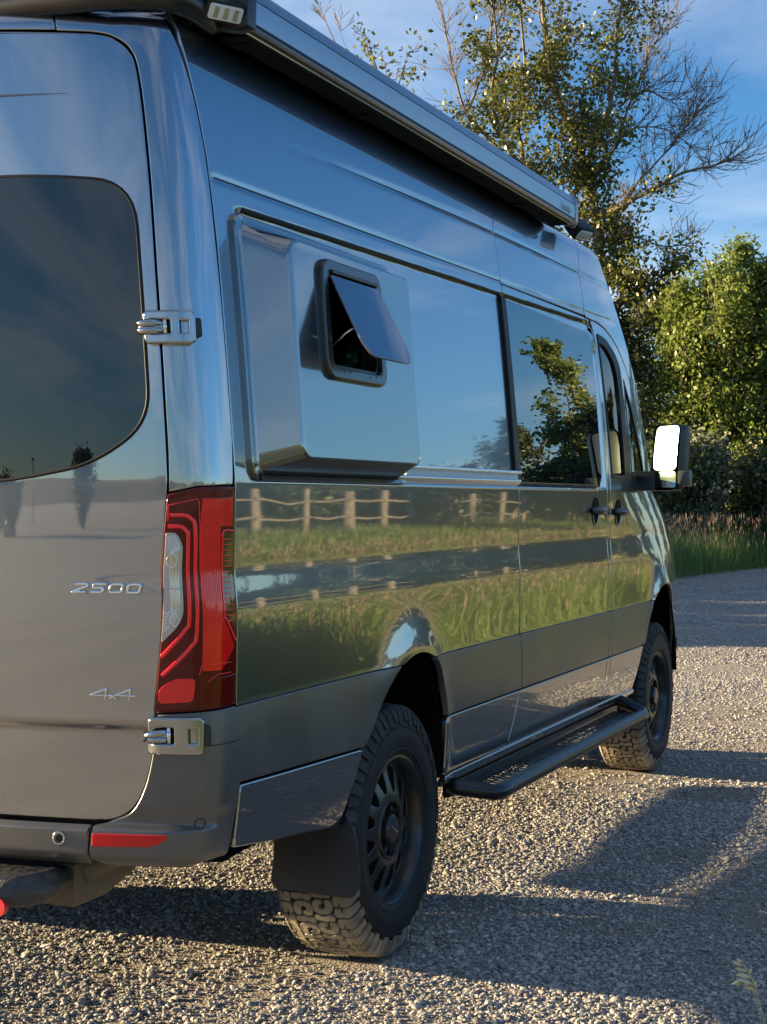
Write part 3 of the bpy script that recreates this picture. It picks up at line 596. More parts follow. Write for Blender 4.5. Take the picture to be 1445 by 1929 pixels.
# ---- bunk flare bolted over the rear side window opening
def flare():
    n_c=8
    def rr(x0,z0,x1,z1,r,k=40):
        l=rrect(x0,z0,x1,z1,r,8); d=[]; tot=sum(math.dist(l[i],l[(i+1)%len(l)]) for i in range(len(l))); 
        o=[];cum=0; segs=[(l[i],l[(i+1)%len(l)]) for i in range(len(l))]; 
        for j in range(160):
            t=tot*j/160; c=0
            for a,b in segs:
                q=math.dist(a,b)
                if c+q>=t or (a,b)==segs[-1]: s=(t-c)/max(q,1e-9); o.append((a[0]+(b[0]-a[0])*s,a[1]+(b[1]-a[1])*s)); break
                c+=q
        return o
    def yb(x,z): return float(S_side(x,float(z2v(z)))[1])
    b0=rr(.222,1.499,1.285,2.192,.045)
    def ring(sc_x0,sc_z0,sc_x1,sc_z1,r,d): return [(p[0],-float(halfw(p[1]))-d*(1-.0) ,p[1]) for p in rr(sc_x0,sc_z0,sc_x1,sc_z1,r)]
    def yf(z,d): # depth grows slightly towards the bottom? constant lean
        return np.interp(z,[1.55,2.12],[-1.113,-1.070])+(.120-d)
    rings=[]
    rings.append([(p[0],yb(*p)+.012,p[1]) for p in b0])
    rings.append([(p[0],yb(*p)-.010,p[1]) for p in b0])
    rings.append([(p[0],yb(*p)-.014,p[1]) for p in rr(.226,1.503,1.281,2.188,.043)])
    rings.append([(p[0],yb(*p)-.014,p[1]) for p in rr(.246,1.519,1.262,2.170,.038)])
    def lerp(t,dd=0,rad=.04):
        A=rr(.250,1.522,1.258,2.166,.036); B=rr(.318,1.558,1.128,2.128,.030); o=[]
        for a,b in zip(A,B):
            x=a[0]+(b[0]-a[0])*t; z=a[1]+(b[1]-a[1])*t; ya=yb(*a)-.016; yb2=float(np.interp(b[1],[1.55,2.12],[-1.113,-1.070])); o.append((x,ya+(yb2-ya)*t,z))
        return o
    for t in (.0,.05,.3,.6,.88,.94): rings.append(lerp(t))
    Bf=lambda x0,z0,x1,z1,r,dy: [(p[0],float(np.interp(p[1],[1.55,2.12],[-1.113,-1.070]))+dy,p[1]) for p in rr(x0,z0,x1,z1,r)]
    rings.append(Bf(.3185,1.5585,1.1275,2.1275,.030,.0020)); rings.append(Bf(.323,1.562,1.124,2.124,.028,0)); rings.append(Bf(.328,1.566,1.119,2.119,.026,0))
    hole=Bf(.505,1.800,.845,2.072,.035,0); 
    # re-match hole ring by angle to avoid twisted quads
    last=rings[-1]; c=(.675,1.94)
    hr=[]
    for p in last:
        best=min(range(len(hole)),key=lambda i:abs(((math.atan2(hole[i][2]-c[1],(hole[i][0]-c[0]))-math.atan2(p[2]-c[1],(p[0]-c[0])))+math.pi)%(2*math.pi)-math.pi)); hr.append(hole[best])
    for t in (.25,.5,.75,1): rings.append([tuple(a[k]+(b[k]-a[k])*t for k in range(3)) for a,b in zip(last,hr)])
    rings.append([(p[0],p[1]+.05,p[2]) for p in rings[-1]])
    n=160; V=[v for r in rings for v in r]; F=[]
    for i in range(len(rings)-1):
        for k in range(n): F.append((i*n+k,i*n+(k+1)%n,(i+1)*n+(k+1)%n,(i+1)*n+k))
    o=mesh_obj('bunk_flare',V,F,m_flare,van,auto=28)
    bm=bmesh.new(); bm.from_mesh(o.data); bmesh.ops.remove_doubles(bm,verts=bm.verts,dist=1e-5); bmesh.ops.recalc_face_normals(bm,faces=bm.faces); bm.to_mesh(o.data); bm.free(); o.data.set_sharp_from_angle(angle=R_(28))
    # black gasket line round the flange and the lower drip rail
    ribbon('drip_gasket',[(.255,float(z2v(1.509))),(1.25,float(z2v(1.509)))],.020,off(S_side,.012),m_seal,o,h=.005)
    o.data.materials.append(m_clad)
    for p_ in o.data.polygons:
        if p_.normal.z<-.55: p_.material_index=1
    return o
fl=flare()
FY=lambda z: float(np.interp(z,[1.55,2.12],[-1.113,-1.070]))
def S_face(u,v):
    u=np.asarray(u,float);v=np.asarray(v,float);u,v=np.broadcast_arrays(u,v)
    return np.stack([u,np.interp(v,[1.4,2.3],[-1.113-.15*.0754,-1.070+.18*.0754])*1.0+0*u,v],-1)
# vent window in the flare
fr=thing2('vent_window',van)
o1=rrect(.478,1.782,.868,2.094,.045,7); i1=rrect(.502,1.801,.844,2.071,.036,7)
panel('window_frame',[o1,i1],off(S_face,.016),mat('satin_black_window_frame',(.02,.021,.023),.28,0,.4,.1),fr,dv=.03,bev=.008,thick=.018)
i2=rrect(.516,1.815,.830,2.058,.030,7)
panel('inner_frame',[i1,i2],off(S_face,.004),m_black,fr,dv=.03,bev=.003,thick=.03)
ribbon('hinge_strip',[(.520,2.066),(.826,2.066)],.012,off(S_face,.018),m_powder,fr,h=.006)
for u in (.585,.765):
    ribbon('drain_hole',[(u-.0015,1.797),(u+.0015,1.797)],.004,off(S_face,.0262),m_matte,fr,h=.0006)
# the pane, hinged at its top and propped open
ang=R_(27); L_=.246; ht=Vector((0,FY(2.058)-.022,2.058)); dirp=Vector((0,-math.sin(ang),-math.cos(ang)))
def S_pane(u,v):   # v: 0 top .. downward negative
    u=np.asarray(u,float);v=np.asarray(v,float);u,v=np.broadcast_arrays(u,v)
    bend=.004*np.cos((u-.672)*9)
    return np.stack([u,ht.y+dirp.y*(-v)-bend*math.cos(ang),ht.z+dirp.z*(-v)+bend*math.sin(ang)*-1],-1)
pane_out=[(.515,-.004),(.828,-.004),(.828,-.215),(.795,-L_),(.548,-L_),(.515,-.215)]
pane_out=[(.508,-L_+.035),(.536,-L_),(.806,-L_),(.836,-L_+.035),(.832,-.002),(.512,-.002)][::1]
pane_m=mat('tinted_window_pane',(.05,.07,.14),.02,.0,0,ior=3.0); 
panel('window_pane',[round_poly(pane_out,[.02,.03,.03,.02,.004,.004],5)],S_pane,pane_m,fr,dv=.02,du=.02,bev=.002,thick=.006)
for u in (.528,.816):
    b=MB(); b.tube([(u,FY(1.95)+.0,1.86),(u,FY(1.9)-.045,1.90),(u,ht.y+dirp.y*.16+.008,ht.z+dirp.z*.16)],.003,6); b.build('stay_arm',m_rail,fr,smooth=True)
# dark bunk interior with a green bag on the shelf
b=MB(); b.box((.20,-.90,1.45),(1.4,-.30,1.50)); b.box((.20,-.32,1.5),(1.4,-.30,2.25)); b.box((.18,-.86,1.5),(.20,-.30,2.2)); b.box((1.4,-.86,1.5),(1.42,-.30,2.2)); b.box((.2,-.86,2.2),(1.4,-.3,2.22)); b.build('bunk_lining',m_matte,van)
gm=mat('green_sequined_fabric',(.01,.12,.05),.35,.3); vary(gm,(.01,.10,.04),(.15,.95,.50),55,2,lo=.5,hi=.72,bump=.8,bscale=60,bdist=.01)
cu=thing('sequined_cushion','green glittery cushion lying inside the open bunk window','cushion',(1.02,-.94,1.855))
V=[];F=[];nu,nv=20,12
for i in range(nu):
    for j in range(nv+1):
        a=2*math.pi*i/nu; e=-math.pi/2+math.pi*j/nv; c_=math.cos(e)**.6; V.append((.14*c_*math.cos(a)*(1+.05*math.sin(3*a)),.10*c_*math.sin(a),.075*math.sin(e)+.012*math.sin(5*a)*c_))
for i in range(nu):
    for j in range(nv): F.append((i*(nv+1)+j,((i+1)%nu)*(nv+1)+j,((i+1)%nu)*(nv+1)+j+1,i*(nv+1)+j+1))
mesh_obj('cushion_cover',V,F,gm,cu,smooth=True)
b=MB(); b.box((1.09,-.93,1.60),(1.12,-.90,2.05)); b.box((1.18,-.93,1.62),(1.20,-.90,2.0)); b.build('blind_track',mat('grey_track',(.12,.13,.13),.5),van)
# ---- awning, roof rack, lights
sec=[(-.984,2.682),(-.986,2.712),(-.986,2.7385),(-.981,2.7385),(-.981,2.7425),(-.9855,2.7425),(-.982,2.760),(-.972,2.778),(-.955,2.788),(-.92,2.794),(-.80,2.794),(-.80,2.73),(-.85,2.69),(-.93,2.664),(-.955,2.664),(-.957,2.672),(-.972,2.672),(-.975,2.664),(-.983,2.670),(-.983,2.678),(-.978,2.678),(-.978,2.682)]
aw=MB().prism(sec,.285,3.275,'x').build('awning',m_awn,van,auto=25)
b=MB(); e=[(-.990,2.664),(-.992,2.745),(-.985,2.772),(-.965,2.792),(-.92,2.800),(-.79,2.800),(-.79,2.72),(-.85,2.675),(-.95,2.656)]
b.prism(e,.235,.284,'x'); b.build('awning_end_cap',m_black,aw,bevel=.006)
b=MB(); b.prism([(y,z) for y,z in e],3.276,3.30,'x'); b.build('awning_end_cap',m_awn,aw,bevel=.006)
b=MB(); b.tube([(3.30,-.955,2.675),(3.345,-.955,2.672)],.018,12); b.build('awning_arm_end',m_clad,aw,smooth=True)
b=MB(); b.prism([(-.954,2.655),(-.885,2.655),(-.80,2.72),(-.80,2.73),(-.885,2.663),(-.954,2.663)],.30,3.26,'x'); b.build('awning_underside_shade',m_matte,aw)  # added black sheet that deepens the shade under the awning
b=MB(); b.prism([(-.978,2.6835),(-.9835,2.6835),(-.984,2.6725),(-.9785,2.671)],.29,3.27,'x'); b.build('lead_rail_seal',m_seal,aw)
b=MB(); b.tube([(.29,-.9565,2.663),(3.27,-.9565,2.663)],.0028,6); b.build('piping_bead',m_rail,aw,smooth=True)
# faint maker's lettering near the front end of the awning
Sa=lambda u,v: np.stack(np.broadcast_arrays(np.asarray(u,float),-.9862+0*np.asarray(u,float),np.asarray(v,float)),-1)
LT={'F':[[(0,0),(0,1),(.7,1)],[(0,.5),(.55,.5)]],'i':[[(0,0),(0,.7)]],'a':[[(.6,.7),(.1,.7),(0,.35),(.1,0),(.6,0),(.6,.7)]],'m':[[(0,0),(0,.7),(.4,.65),(.4,0)],[(.4,.65),(.8,.65),(.8,0)]]}
u=3.055; R=[]
for chh in 'Fiamma':
    for st in LT[chh]: R.append(ribbon('',[(u+p[0]*.022,2.690+p[1]*.034) for p in st],.0045,Sa,None,None,h=.0006,build=False,step=.01))
    u+={'F':.026,'i':.012,'a':.024,'m':.03}[chh]
join_ribbons('awning_lettering',R,mat('pale_print',(.42,.46,.50),.4),aw)
rk=thing2('roof_rack',van)
b=MB(); b.box((.12,-.795,2.69),(3.60,-.780,2.790)); b.box((.12,.780,2.69),(3.60,.795,2.790)); b.build('rack_side_plate',m_matte,rk)
b=MB(); b.box((.10,-.80,2.790),(3.60,.80,2.806)); b.build('rack_deck',m_powder,rk)
for x in (.34,1.15,1.95,2.7):
    b=MB(); b.prism([(-.93,2.650),(-.885,2.648),(-.79,2.70),(-.79,2.715),(-.885,2.660),(-.93,2.660)],x,x+.04,'x'); b.build('awning_bracket',m_matte,rk)
b=MB(); tp=curve([(-.02,.0),(-.02,-.55),(-.005,-.78),(.05,-.865),(.15,-.885),(.26,-.87)],6)
full=[(p[0],-p[1],2.712-.02*abs(p[1])) for p in tp[::-1]][:-1]+[(p[0],p[1],2.712-.02*abs(p[1])) for p in tp]
b.tube(full,.036,16); b.build('rear_bumper_tube',m_powder,rk,smooth=True)
b=MB(); b.tube([(p[0]+.03,p[1]*.97,p[2]+.085) for p in full],.022,12); b.build('upper_tube',m_powder,rk,smooth=True)
V=[(p[0]+.015,p[1]*.985,p[2]+dz) for p in full for dz in (-.02,.10)]; F=[(2*i,2*i+2,2*i+3,2*i+1) for i in range(len(full)-1)]; mesh_obj('rear_fairing',V,F,m_powder,rk,smooth=True)
b=MB(); b.box((-.022,-.535,2.672),(-.014,-.52,2.745)); b.box((-.06,-.53,2.735),(.02,-.52,2.75)); b.build('tube_clamp',m_satin,rk,bevel=.002)
b=MB(); b.box((.20,-.845,2.60),(.235,-.835,2.68)); b.box((.16,-.86,2.612),(.30,-.82,2.616)); b.build('rack_foot',m_powder,rk,bevel=.002)
b=MB(); b.tube([(.20,-.868,2.606),(.20,-.858,2.618)],.007,8); b.build('rusty_bolt',mat('rusty_bolt',(.30,.11,.05),.7),rk,smooth=True)
def pod(nm,c,rz,tilt,sz):
    g=thing2(nm,van); M4=Matrix.Translation(c)@Matrix.Rotation(rz,4,'Z')@Matrix.Rotation(tilt,4,'Y')
    def place(o): o.data.transform(M4); return o
    a,h_=sz; b=MB(); b.prism(round_poly([(-a,-h_),(a,-h_),(a,h_),(-a,h_)],h_*.35,4),-.045,.035,'x'); place(b.build('lamp_body',m_black,g,bevel=.006))
    b=MB(); b.prism(round_poly([(-a*.86,-h_*.72),(a*.86,-h_*.72),(a*.86,h_*.72),(-a*.86,h_*.72)],h_*.3,4),.034,.040,'x'); place(b.build('lamp_lens',mat('lamp_lens',(.75,.76,.78),.35,.0,1,.02),g,bevel=.003))
    b=MB()
    for k in (-1,0,1): b.box((.040,k*a*.5-.006,-h_*.5),(.0425,k*a*.5+.006,h_*.5))
    place(b.build('lens_rib',m_white,g))
pod('rear_work_lamp',Vector((.205,-.925,2.705)),R_(238),R_(34),(.056,.028))
pod('front_work_lamp',Vector((3.52,-.935,2.676)),R_(-112),R_(48),(.050,.034))
# antenna fin / clip under front lamp
# ---- mirror
mr=thing2('door_mirror',van)
gi=Vector((4.480,-1.049,0)); go=Vector((4.382,-1.190,0)); w_=(go-gi); wl=w_.length; w_.normalize(); nn=Vector((w_.y,-w_.x,0)); nn=nn if nn.x<0 else -nn
nt_=(nn+Vector((0,0,.10))).normalized(); upv=w_.cross(nt_); upv=upv if upv.z>0 else -upv; cen=(gi+go)/2+Vector((0,0,1.68))
def S_mir(u,v):
    u=np.asarray(u,float);v=np.asarray(v,float);u,v=np.broadcast_arrays(u,v); c=np.array(cen)
    return c+u[...,None]*np.array(w_)*sgm+v[...,None]*np.array(upv)-((u**2+v**2)*.35)[...,None]*np.array(nt_)
sgm=1
if float(np.dot(nrm(S_mir,np.array([0.]),np.array([0.]))[0],np.array(nt_)))<0: sgm=-1
W2=wl/2
def shell():
    V=[];F=[];n=28; prof=[(.0,1.045,.004),(-.002,1.065,.010),(.02,1.085,.0),(.05,1.06,0),(.08,.92,0),(.105,.6,0),(.112,.25,0)]
    base=rrect(-W2-.006,-.172,W2+.006,.152,.04,6)
    for (dep,s,e) in prof:
        for p in base:
            q=cen+w_*p[0]*sgm*s+upv*(p[1]*(s if s<1 else (1+(s-1)*.5)))-nt_*(dep+.006); V.append(q)
    m=len(base)
    for i in range(len(prof)-1):
        for k in range(m): F.append((i*m+k,i*m+(k+1)%m,(i+1)*m+(k+1)%m,(i+1)*m+k))
    F.append(tuple((len(prof)-1)*m+k for k in range(m))); return mesh_obj('mirror_housing',V,F,m_black,mr,auto=40)
shell()
panel('mirror_glass',[rrect(-W2+.004,-.075,W2-.004,.148,.028,6)],S_mir,m_mirror,mr,dv=.02,du=.02,bev=.002,thick=.006)
panel('wide_angle_glass',[rrect(-W2+.004,-.164,W2-.004,-.084,.016,6)],S_mir,mat('wide_mirror_glass',(.5,.52,.5),.10,1),mr,dv=.02,du=.02,bev=.002,thick=.006)
b=MB(); b.box((4.35,-1.262,1.52),(4.42,-1.200,1.60)); b.build('turn_signal',mat('grey_signal',(.10,.10,.10),.35),mr,bevel=.012)
b=MB(); b.prism([(4.42,1.50),(4.60,1.50),(4.66,1.54),(4.60,1.60),(4.44,1.60)],-1.07,-.93,'y'); b.build('mirror_arm',m_black,mr,bevel=.012)
# ---- wheels
def wheel_parts(dust):
    # rubber: carcass + tread blocks + shoulder lugs, axis along y, outer side -y
    b=MB(); hw=.132; prof=[(.222,-.106),(.226,-.114),(.236,-.121),(.258,-.130),(.285,-.1345),(.310,-.1345),(.335,-.129),(.355,-.120),(.370,-.110),(.380,-.099),(.3850,-.08),(.3865,0),(.3850,.08),(.380,.099),(.370,.110),(.355,.120),(.335,.129),(.310,.1345),(.285,.1345),(.258,.130),(.236,.121),(.226,.114),(.222,.106)]
    b.lathe(prof,96)
    for s in (-1,1):   # raised ring on the wall
        b.lathe([(.250,s*.127),(.252,s*.1305),(.256,s*.1315),(.259,s*.130)],96); b.lathe([(.322,s*.132),(.324,s*.1345),(.328,s*.1340),(.331,s*.130)],96)
    carc=b; t=MB(); NP=28
    def RR(w): return .3850-.010*(abs(w)/.12)**3
    A=[(.05,6),(.16,1),(.36,-1),(.54,4),(.61,14),(.62,26),(.55,35),(.46,34),(.42,26),(.34,21),(.25,22),(.21,29),(.24,38),(.33,43),(.46,44),(.57,42),(.65,50),(.63,61),(.52,68),(.34,69),(.16,64),(.06,54),(.01,40),(.00,22)]
    Bk=[(.69,4),(.80,-2),(.93,1),(.97,12),(.90,22),(.88,32),(.93,42),(.98,52),(.96,63),(.86,68),(.74,66),(.70,54),(.71,44),(.67,35),(.71,22)]
    sh1=[(.03,74),(.28,69),(.47,73),(.50,84),(.30,88),(.30,91),(.50,93),(.50,108),(.03,108)]
    sh2=[(.56,71),(.80,68),(.96,74),(.96,108),(.56,108),(.56,99),(.76,96),(.76,93),(.56,90)]
    def block(poly,k,side,offt,h=.0150,mir=False):
        V=[];n=len(poly); cxx=sum(p[0] for p in poly)/n; cww=sum(p[1] for p in poly)/n
        for lvl in (0,1):
            for (tt,w) in poly:
                s=1.0 if lvl==0 else .95
                tt2=cxx+(tt-cxx)*s; w2=cww+(w-cww)*s
                if mir: tt2=1-tt2
                th=2*math.pi*(tt2+k+offt)/NP; r=RR(w2*.001)+(h if lvl else -.004); V.append((r*math.cos(th),side*w2*.001,r*math.sin(th)))
        F=[tuple(range(n,2*n))]+[(i,(i+1)%n,n+(i+1)%n,n+i) for i in range(n)]
        t.add(V,F)
    for k in range(NP):
        block(A,k,1,0);block(Bk,k,1,0);block(A,k,-1,.5,mir=True);block(Bk,k,-1,.5,mir=True)
        for s,o_ in ((1,.15),(-1,.65)): block(sh1,k,s,o_);block(sh2,k,s,o_)
        for s,o_ in ((1,.15),(-1,.65)):
            for (t0,t1,rb) in ((.03,.50,.334),(.56,.96,.346)):
                V=[]
                for (tt,r,yy) in ((t0,.3955,.107),(t1,.3955,.107),(t0,.390,.114),(t1,.390,.114),(t0+.02,.374,.1235),(t1-.03,.374,.1235),(t0+.05,rb,.1335),(t1-.09,rb,.1335),(t0+.05,rb-.006,.122),(t1-.09,rb-.006,.122),(t0,.376,.098),(t1,.376,.098)):
                    th=2*math.pi*(tt+k+o_)/NP; V.append((r*math.cos(th),s*yy,r*math.sin(th)))
                t.add(V,[(0,1,3,2),(2,3,5,4),(4,5,7,6),(6,7,9,8),(0,2,4,10),(1,3,5,11),(4,6,8,10),(5,7,9,11)])
    return carc,t
carc,tread=wheel_parts(0)
def build_wheel():
    w=thing2('wheel',van)
    ty=carc.build('tyre',m_tyre,w,auto=30)
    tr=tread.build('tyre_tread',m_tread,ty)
    b=MB(); b.lathe([(.230,-.106),(.236,-.110),(.2385,-.115),(.236,-.121),(.230,-.122),(.224,-.117),(.219,-.108),(.214,-.10),(.212,-.06),(.205,.0),(.200,.10),(.232,.112)],72)
    b.build('rim_barrel',m_rim,w,auto=40)
    Sr=lambda u,v: np.stack(np.broadcast_arrays(np.asarray(u,float),-.080-.022*sstep(.20,.10,np.hypot(u,v))+.035*sstep(.092,.080,np.hypot(u,v)),np.asarray(v,float)),-1)
    loops=[[(.214*math.cos(a),.214*math.sin(a)) for a in np.linspace(0,2*math.pi,73)[:-1]]]
    nS=12
    for k in range(nS):
        a=2*math.pi*(k+.5)/nS; ca,sa=math.cos(a),math.sin(a)
        pts=[(.112,0),(.120,.013),(.150,.026),(.180,.034),(.197,.031),(.203,0),(.197,-.031),(.180,-.034),(.150,-.026),(.120,-.013)]
        pts=[(p[0]*ca-p[1]*sa,p[0]*sa+p[1]*ca) for p in pts]; loops.append(round_poly(pts,.01,2))
    loops.append([(.034*math.cos(a),.034*math.sin(a)) for a in np.linspace(0,2*math.pi,17)[:-1]])
    panel('spoke_face',loops,Sr,m_rim,w,du=.02,dv=.012,bev=.004,thick=.03)
    b=MB(); b.lathe([(.0,-.118),(.040,-.116),(.048,-.108),(.050,-.06)],32); b.lathe([(.084,-.098),(.087,-.107),(.092,-.108),(.096,-.100)],48); cp=b.build('centre_cap',m_rim,w,auto=40)
    b=MB(); b.box((-.026,-.1195,-.003),(.026,-.117,.003),rot=Matrix.Rotation(.5,3,'Y')); b.build('cap_bar',m_satin,cp)
    for k in range(6):
        a=2*math.pi*k/6+.2; b=MB(); b.lathe([(.0,-.098),(.010,-.097),(.0115,-.092),(.0115,-.06)],6,c=(.066*math.cos(a),0,.066*math.sin(a))); b.build('lug_nut',m_chrome if 0 else m_rim,w,auto=30)
    b=MB(); b.lathe([(.0,-.02),(.165,-.02),(.165,.0),(.0,.0)],32); b.build('brake_disc',m_under,w)
    return w
w0=build_wheel()
def copy_tree(o,parent):
    c=o.copy(); COL.objects.link(c); c.parent=parent
    for ch in list(o.children): copy_tree(ch,c)
    return c
RZ=.401
w0.location=(1.262,-.851,RZ); w0.rotation_euler=(0,R_(3),0)
w1=copy_tree(w0,van); w1.location=(4.927,-.846,RZ); w1.rotation_euler=(0,R_(40),R_(0))
w2=copy_tree(w0,van); w2.location=(1.262,.851,RZ); w2.rotation_euler=(0,R_(77),R_(180))
w3=copy_tree(w0,van); w3.location=(4.927,.846,RZ); w3.rotation_euler=(0,R_(110),R_(180))
# wheel-arch liners, mud flap, underbody
def liner(arc,nm,x0,x1,s):
    P=[(p[0],p[1]) for p in arc]; V=[];F=[]; cxm=(x0+x1)/2
    for (sc_,y) in ((.985,-.984),(1.0,-.965),(1.06,-.93),(1.12,-.80),(1.12,-.60)):
        for p in P: V.append((cxm+(p[0]-cxm)*sc_,y*s if True else 0,.45+(p[1]-.45)*sc_*1.0))
    m=len(P)
    for i in range(4):
        for k in range(m-1): F.append((i*m+k,i*m+k+1,(i+1)*m+k+1,(i+1)*m+k))
    F.append(tuple(4*m+k for k in range(m)))
    return mesh_obj('arch_liner',V,F,m_matte,van,auto=40)
for s in (1,-1): liner(rarch,'',.83,1.655,s); liner(farch,'',4.37,5.34,s)
for s in (1,-1):
    b=MB(); b.prism(round_poly([(-.775,.80),(-.775,.335),(-.81,.285),(-1.035,.285),(-1.062,.33),(-1.02,.80)] if 0 else [(-.760,.62),(-.760,.300),(-1.030,.295),(-1.050,.33),(-1.020,.47),(-.958,.56),(-.945,.735),(-.80,.735)],[.0,.035,.04,.02,.03,.02,.01,0],4),.800,.808,'x')
    o=b.build('mud_flap',m_flap,van,bevel=.002)
    for v_ in o.data.vertices: v_.co.x+=.115*max(0,(v_.co.z-.30)/.44)
    if s<0: o.scale=(1,-1,1)
b=MB(); b.tube([(1.262,-.80,RZ),(1.262,.80,RZ)],.045,14); b.lathe([(0,-.13),(.09,-.12),(.14,-.05),(.14,.05),(.09,.12),(0,.13)],20,'y',(1.262,.05,RZ+.02)); b.tube([(4.927,-.78,RZ),(4.927,.78,RZ)],.035,12); b.build('axles',m_under,van,smooth=True)
b=MB(); b.box((.15,-.50,.50),(5.4,-.42,.61)); b.box((.15,.42,.50),(5.4,.50,.61)); b.box((2.2,-.35,.48),(3.3,.30,.61)); b.build('chassis_rail',m_under,van,bevel=.01)
b=MB(); b.tube([(.05,-.60,.50),(.25,-.62,.52),(.6,-.62,.54),(.9,-.60,.58)],.035,12); b.build('tail_pipe',m_exh,van,smooth=True)
b=MB()
for yy in (-.50,.50): b.box((.65,yy-.035,.40),(1.95,yy+.035,.44))
b.build('leaf_spring',m_under,van,bevel=.008)
b=MB(); b.tube([(1.20,-.55,.36),(1.05,-.60,.72)],.03,12); b.tube([(1.20,.55,.36),(1.05,.60,.72)],.03,12); b.build('shock_absorber',mat('grey_damper',(.2,.2,.2),.4,.6),van,smooth=True)
V=[];F=[]
for y in np.linspace(-.95,.95,20):
    for (x,z) in ((-.02 + .10*(abs(y)/.95)**4,.552),(.12+ .05*(abs(y)/.95)**4,.530),(.62,.555),(.80,.60)): V.append((x,y,z))
for i in range(19):
    for k in range(3): F.append((i*4+k,i*4+k+1,(i+1)*4+k+1,(i+1)*4+k))
mesh_obj('bumper_valance',V,F,m_clad,van,smooth=True)
# tow step under the bumper with a red shackle
ts=thing2('tow_step',van)
m_grip=mat('step_grip_coating',(.03,.03,.032),.6); vary(m_grip,(.018,.018,.02),(.06,.058,.055),60,5,bump=.9,bscale=260,bdist=.003,rlo=.25,rhi=.6)
b=MB(); b.tube([(-.165,.55,.492),(-.165,-.46,.492),(-.160,-.53,.492),(-.135,-.58,.494),(-.09,-.60,.497),(-.02,-.60,.50)],[.040,.040,.041,.041,.038,.034],16)
b.build('step_tube',m_grip,ts,smooth=True)
b=MB(); b.prism(round_poly([(-.18,.55),(-.18,-.52),(-.12,-.59),(-.0,-.59),(.02,.55)],.04,4),.513,.531,'z'); b.build('step_plate',m_grip,ts,bevel=.006)
b=MB(); b.prism([(.0,.53),(.45,.56),(.45,.50),(.15,.42),(.0,.42)],-.62,-.30,'y'); b.build('step_mount',m_exh,ts,bevel=.01)
b=MB(); b.lathe([(.009,-.008),(.024,-.008),(.024,.008),(.009,.008),(.009,-.008)],24,'x',(-.19,-.532,.462)); b.build('red_shackle',mat('red_shackle_paint',(.5,.02,.03),.4),ts,auto=40)
# ---- side steps
def side_step(s):
    g=thing2('side_step',van); y1=-1.115*s; y0=-.955*s; R=.029
    b=MB(); pts=[(1.79,y0,.455),(1.795,y0-.03*s,.445),(1.845,y1+.012*s,.428),(1.87,y1,.427),(1.93,y1,.427),(3.93,y1,.427),(3.99,y1,.428),(4.03,y1+.012*s,.432),(4.10,y0-.03*s,.470),(4.11,y0,.480)]
    b.tube(pts,R,16); b.build('step_tube',m_powder,g,smooth=True)
    b=MB(); b.box((1.80,min(y0,y0+.03*s),.405),(4.12,max(y0,y0+.03*s),.455)); b.build('step_rail',m_powder,g,bevel=.004)
    ya,yb_=(-1.095,-.965) if s>0 else (.965,1.095)
    Sp=lambda u,v: np.stack(np.broadcast_arrays(np.asarray(u,float),np.asarray(v,float),.432+0*np.asarray(u,float)),-1)
    loops=[[(1.86,ya),(4.02,ya),(4.02,yb_),(1.80,yb_)]]
    x=1.93; k=0
    ym=(ya+yb_)/2
    while x<3.96:
        for (va,vb) in ((ym-.056,ym-.006),(ym+.004,ym+.054)):
            if k%9!=8: loops.append([(x,va),(x+.020,va),(x+.030,vb),(x+.010,vb)])
            else: loops.append([(x+.005,va+.01),(x+.02,va+.01),(x+.02,va+.025),(x+.005,va+.025)])
        x+=.040; k+=1
    panel('step_tread',loops,Sp,m_powder,g,du=.3,dv=.02,bev=.0008,thick=.0018)
side_step(1); side_step(-1)
# ------------------------------------------------------------------ ground
def npmesh(name,V,F4,mat_,parent=None,smooth=False,mats=None,midx=None):
    V=np.asarray(V,np.float32); F4=np.asarray(F4,np.int32); k=F4.shape[1]; m=bpy.data.meshes.new(name)
    m.vertices.add(len(V)); m.vertices.foreach_set('co',V.ravel()); m.loops.add(F4.size); m.loops.foreach_set('vertex_index',F4.ravel())
    m.polygons.add(len(F4)); m.polygons.foreach_set('loop_start',np.arange(0,F4.size,k,dtype=np.int32)); m.polygons.foreach_set('loop_total',np.full(len(F4),k,np.int32))
    if mats: 
        for q in mats: m.materials.append(q)
        m.polygons.foreach_set('material_index',np.asarray(midx,np.int32))
    elif mat_: m.materials.append(mat_)
    if smooth: m.polygons.foreach_set('use_smooth',np.ones(len(F4),bool))
    m.update(calc_edges=True); m.validate(); return link(name,m,parent)
RNG=np.random.default_rng(5)
CD=np.array([math.cos(YAW),math.sin(YAW),0]); CR=np.array([math.sin(YAW),-math.cos(YAW),0]); CP=np.array(CAM)
def at(px,py,depth):  # a point that many metres down the view axis (used to lay the place out)
    return CP+depth*(CD+CR*(px-722.5)/2900+np.array([0,0,1])*(945-py)/2900)
m_ground=mat('gravel_ground',(.3,.26,.2),.92)
nt=m_ground.node_tree; b_=BS(m_ground); tc=N(nt,'ShaderNodeTexCoord')
def vor(scale,feat='F1'):
    v=N(nt,'ShaderNodeTexVoronoi'); v.feature=feat; v.inputs['Scale'].default_value=scale; v.inputs['Randomness'].default_value=1; nt.links.new(tc.outputs['Object'],v.inputs['Vector']); return v
v1=vor(105); v2=vor(240); nz=N(nt,'ShaderNodeTexNoise'); nz.inputs['Scale'].default_value=.9; nz.inputs['Detail'].default_value=8; nz.inputs['Roughness'].default_value=.65; nt.links.new(tc.outputs['Object'],nz.inputs['Vector'])
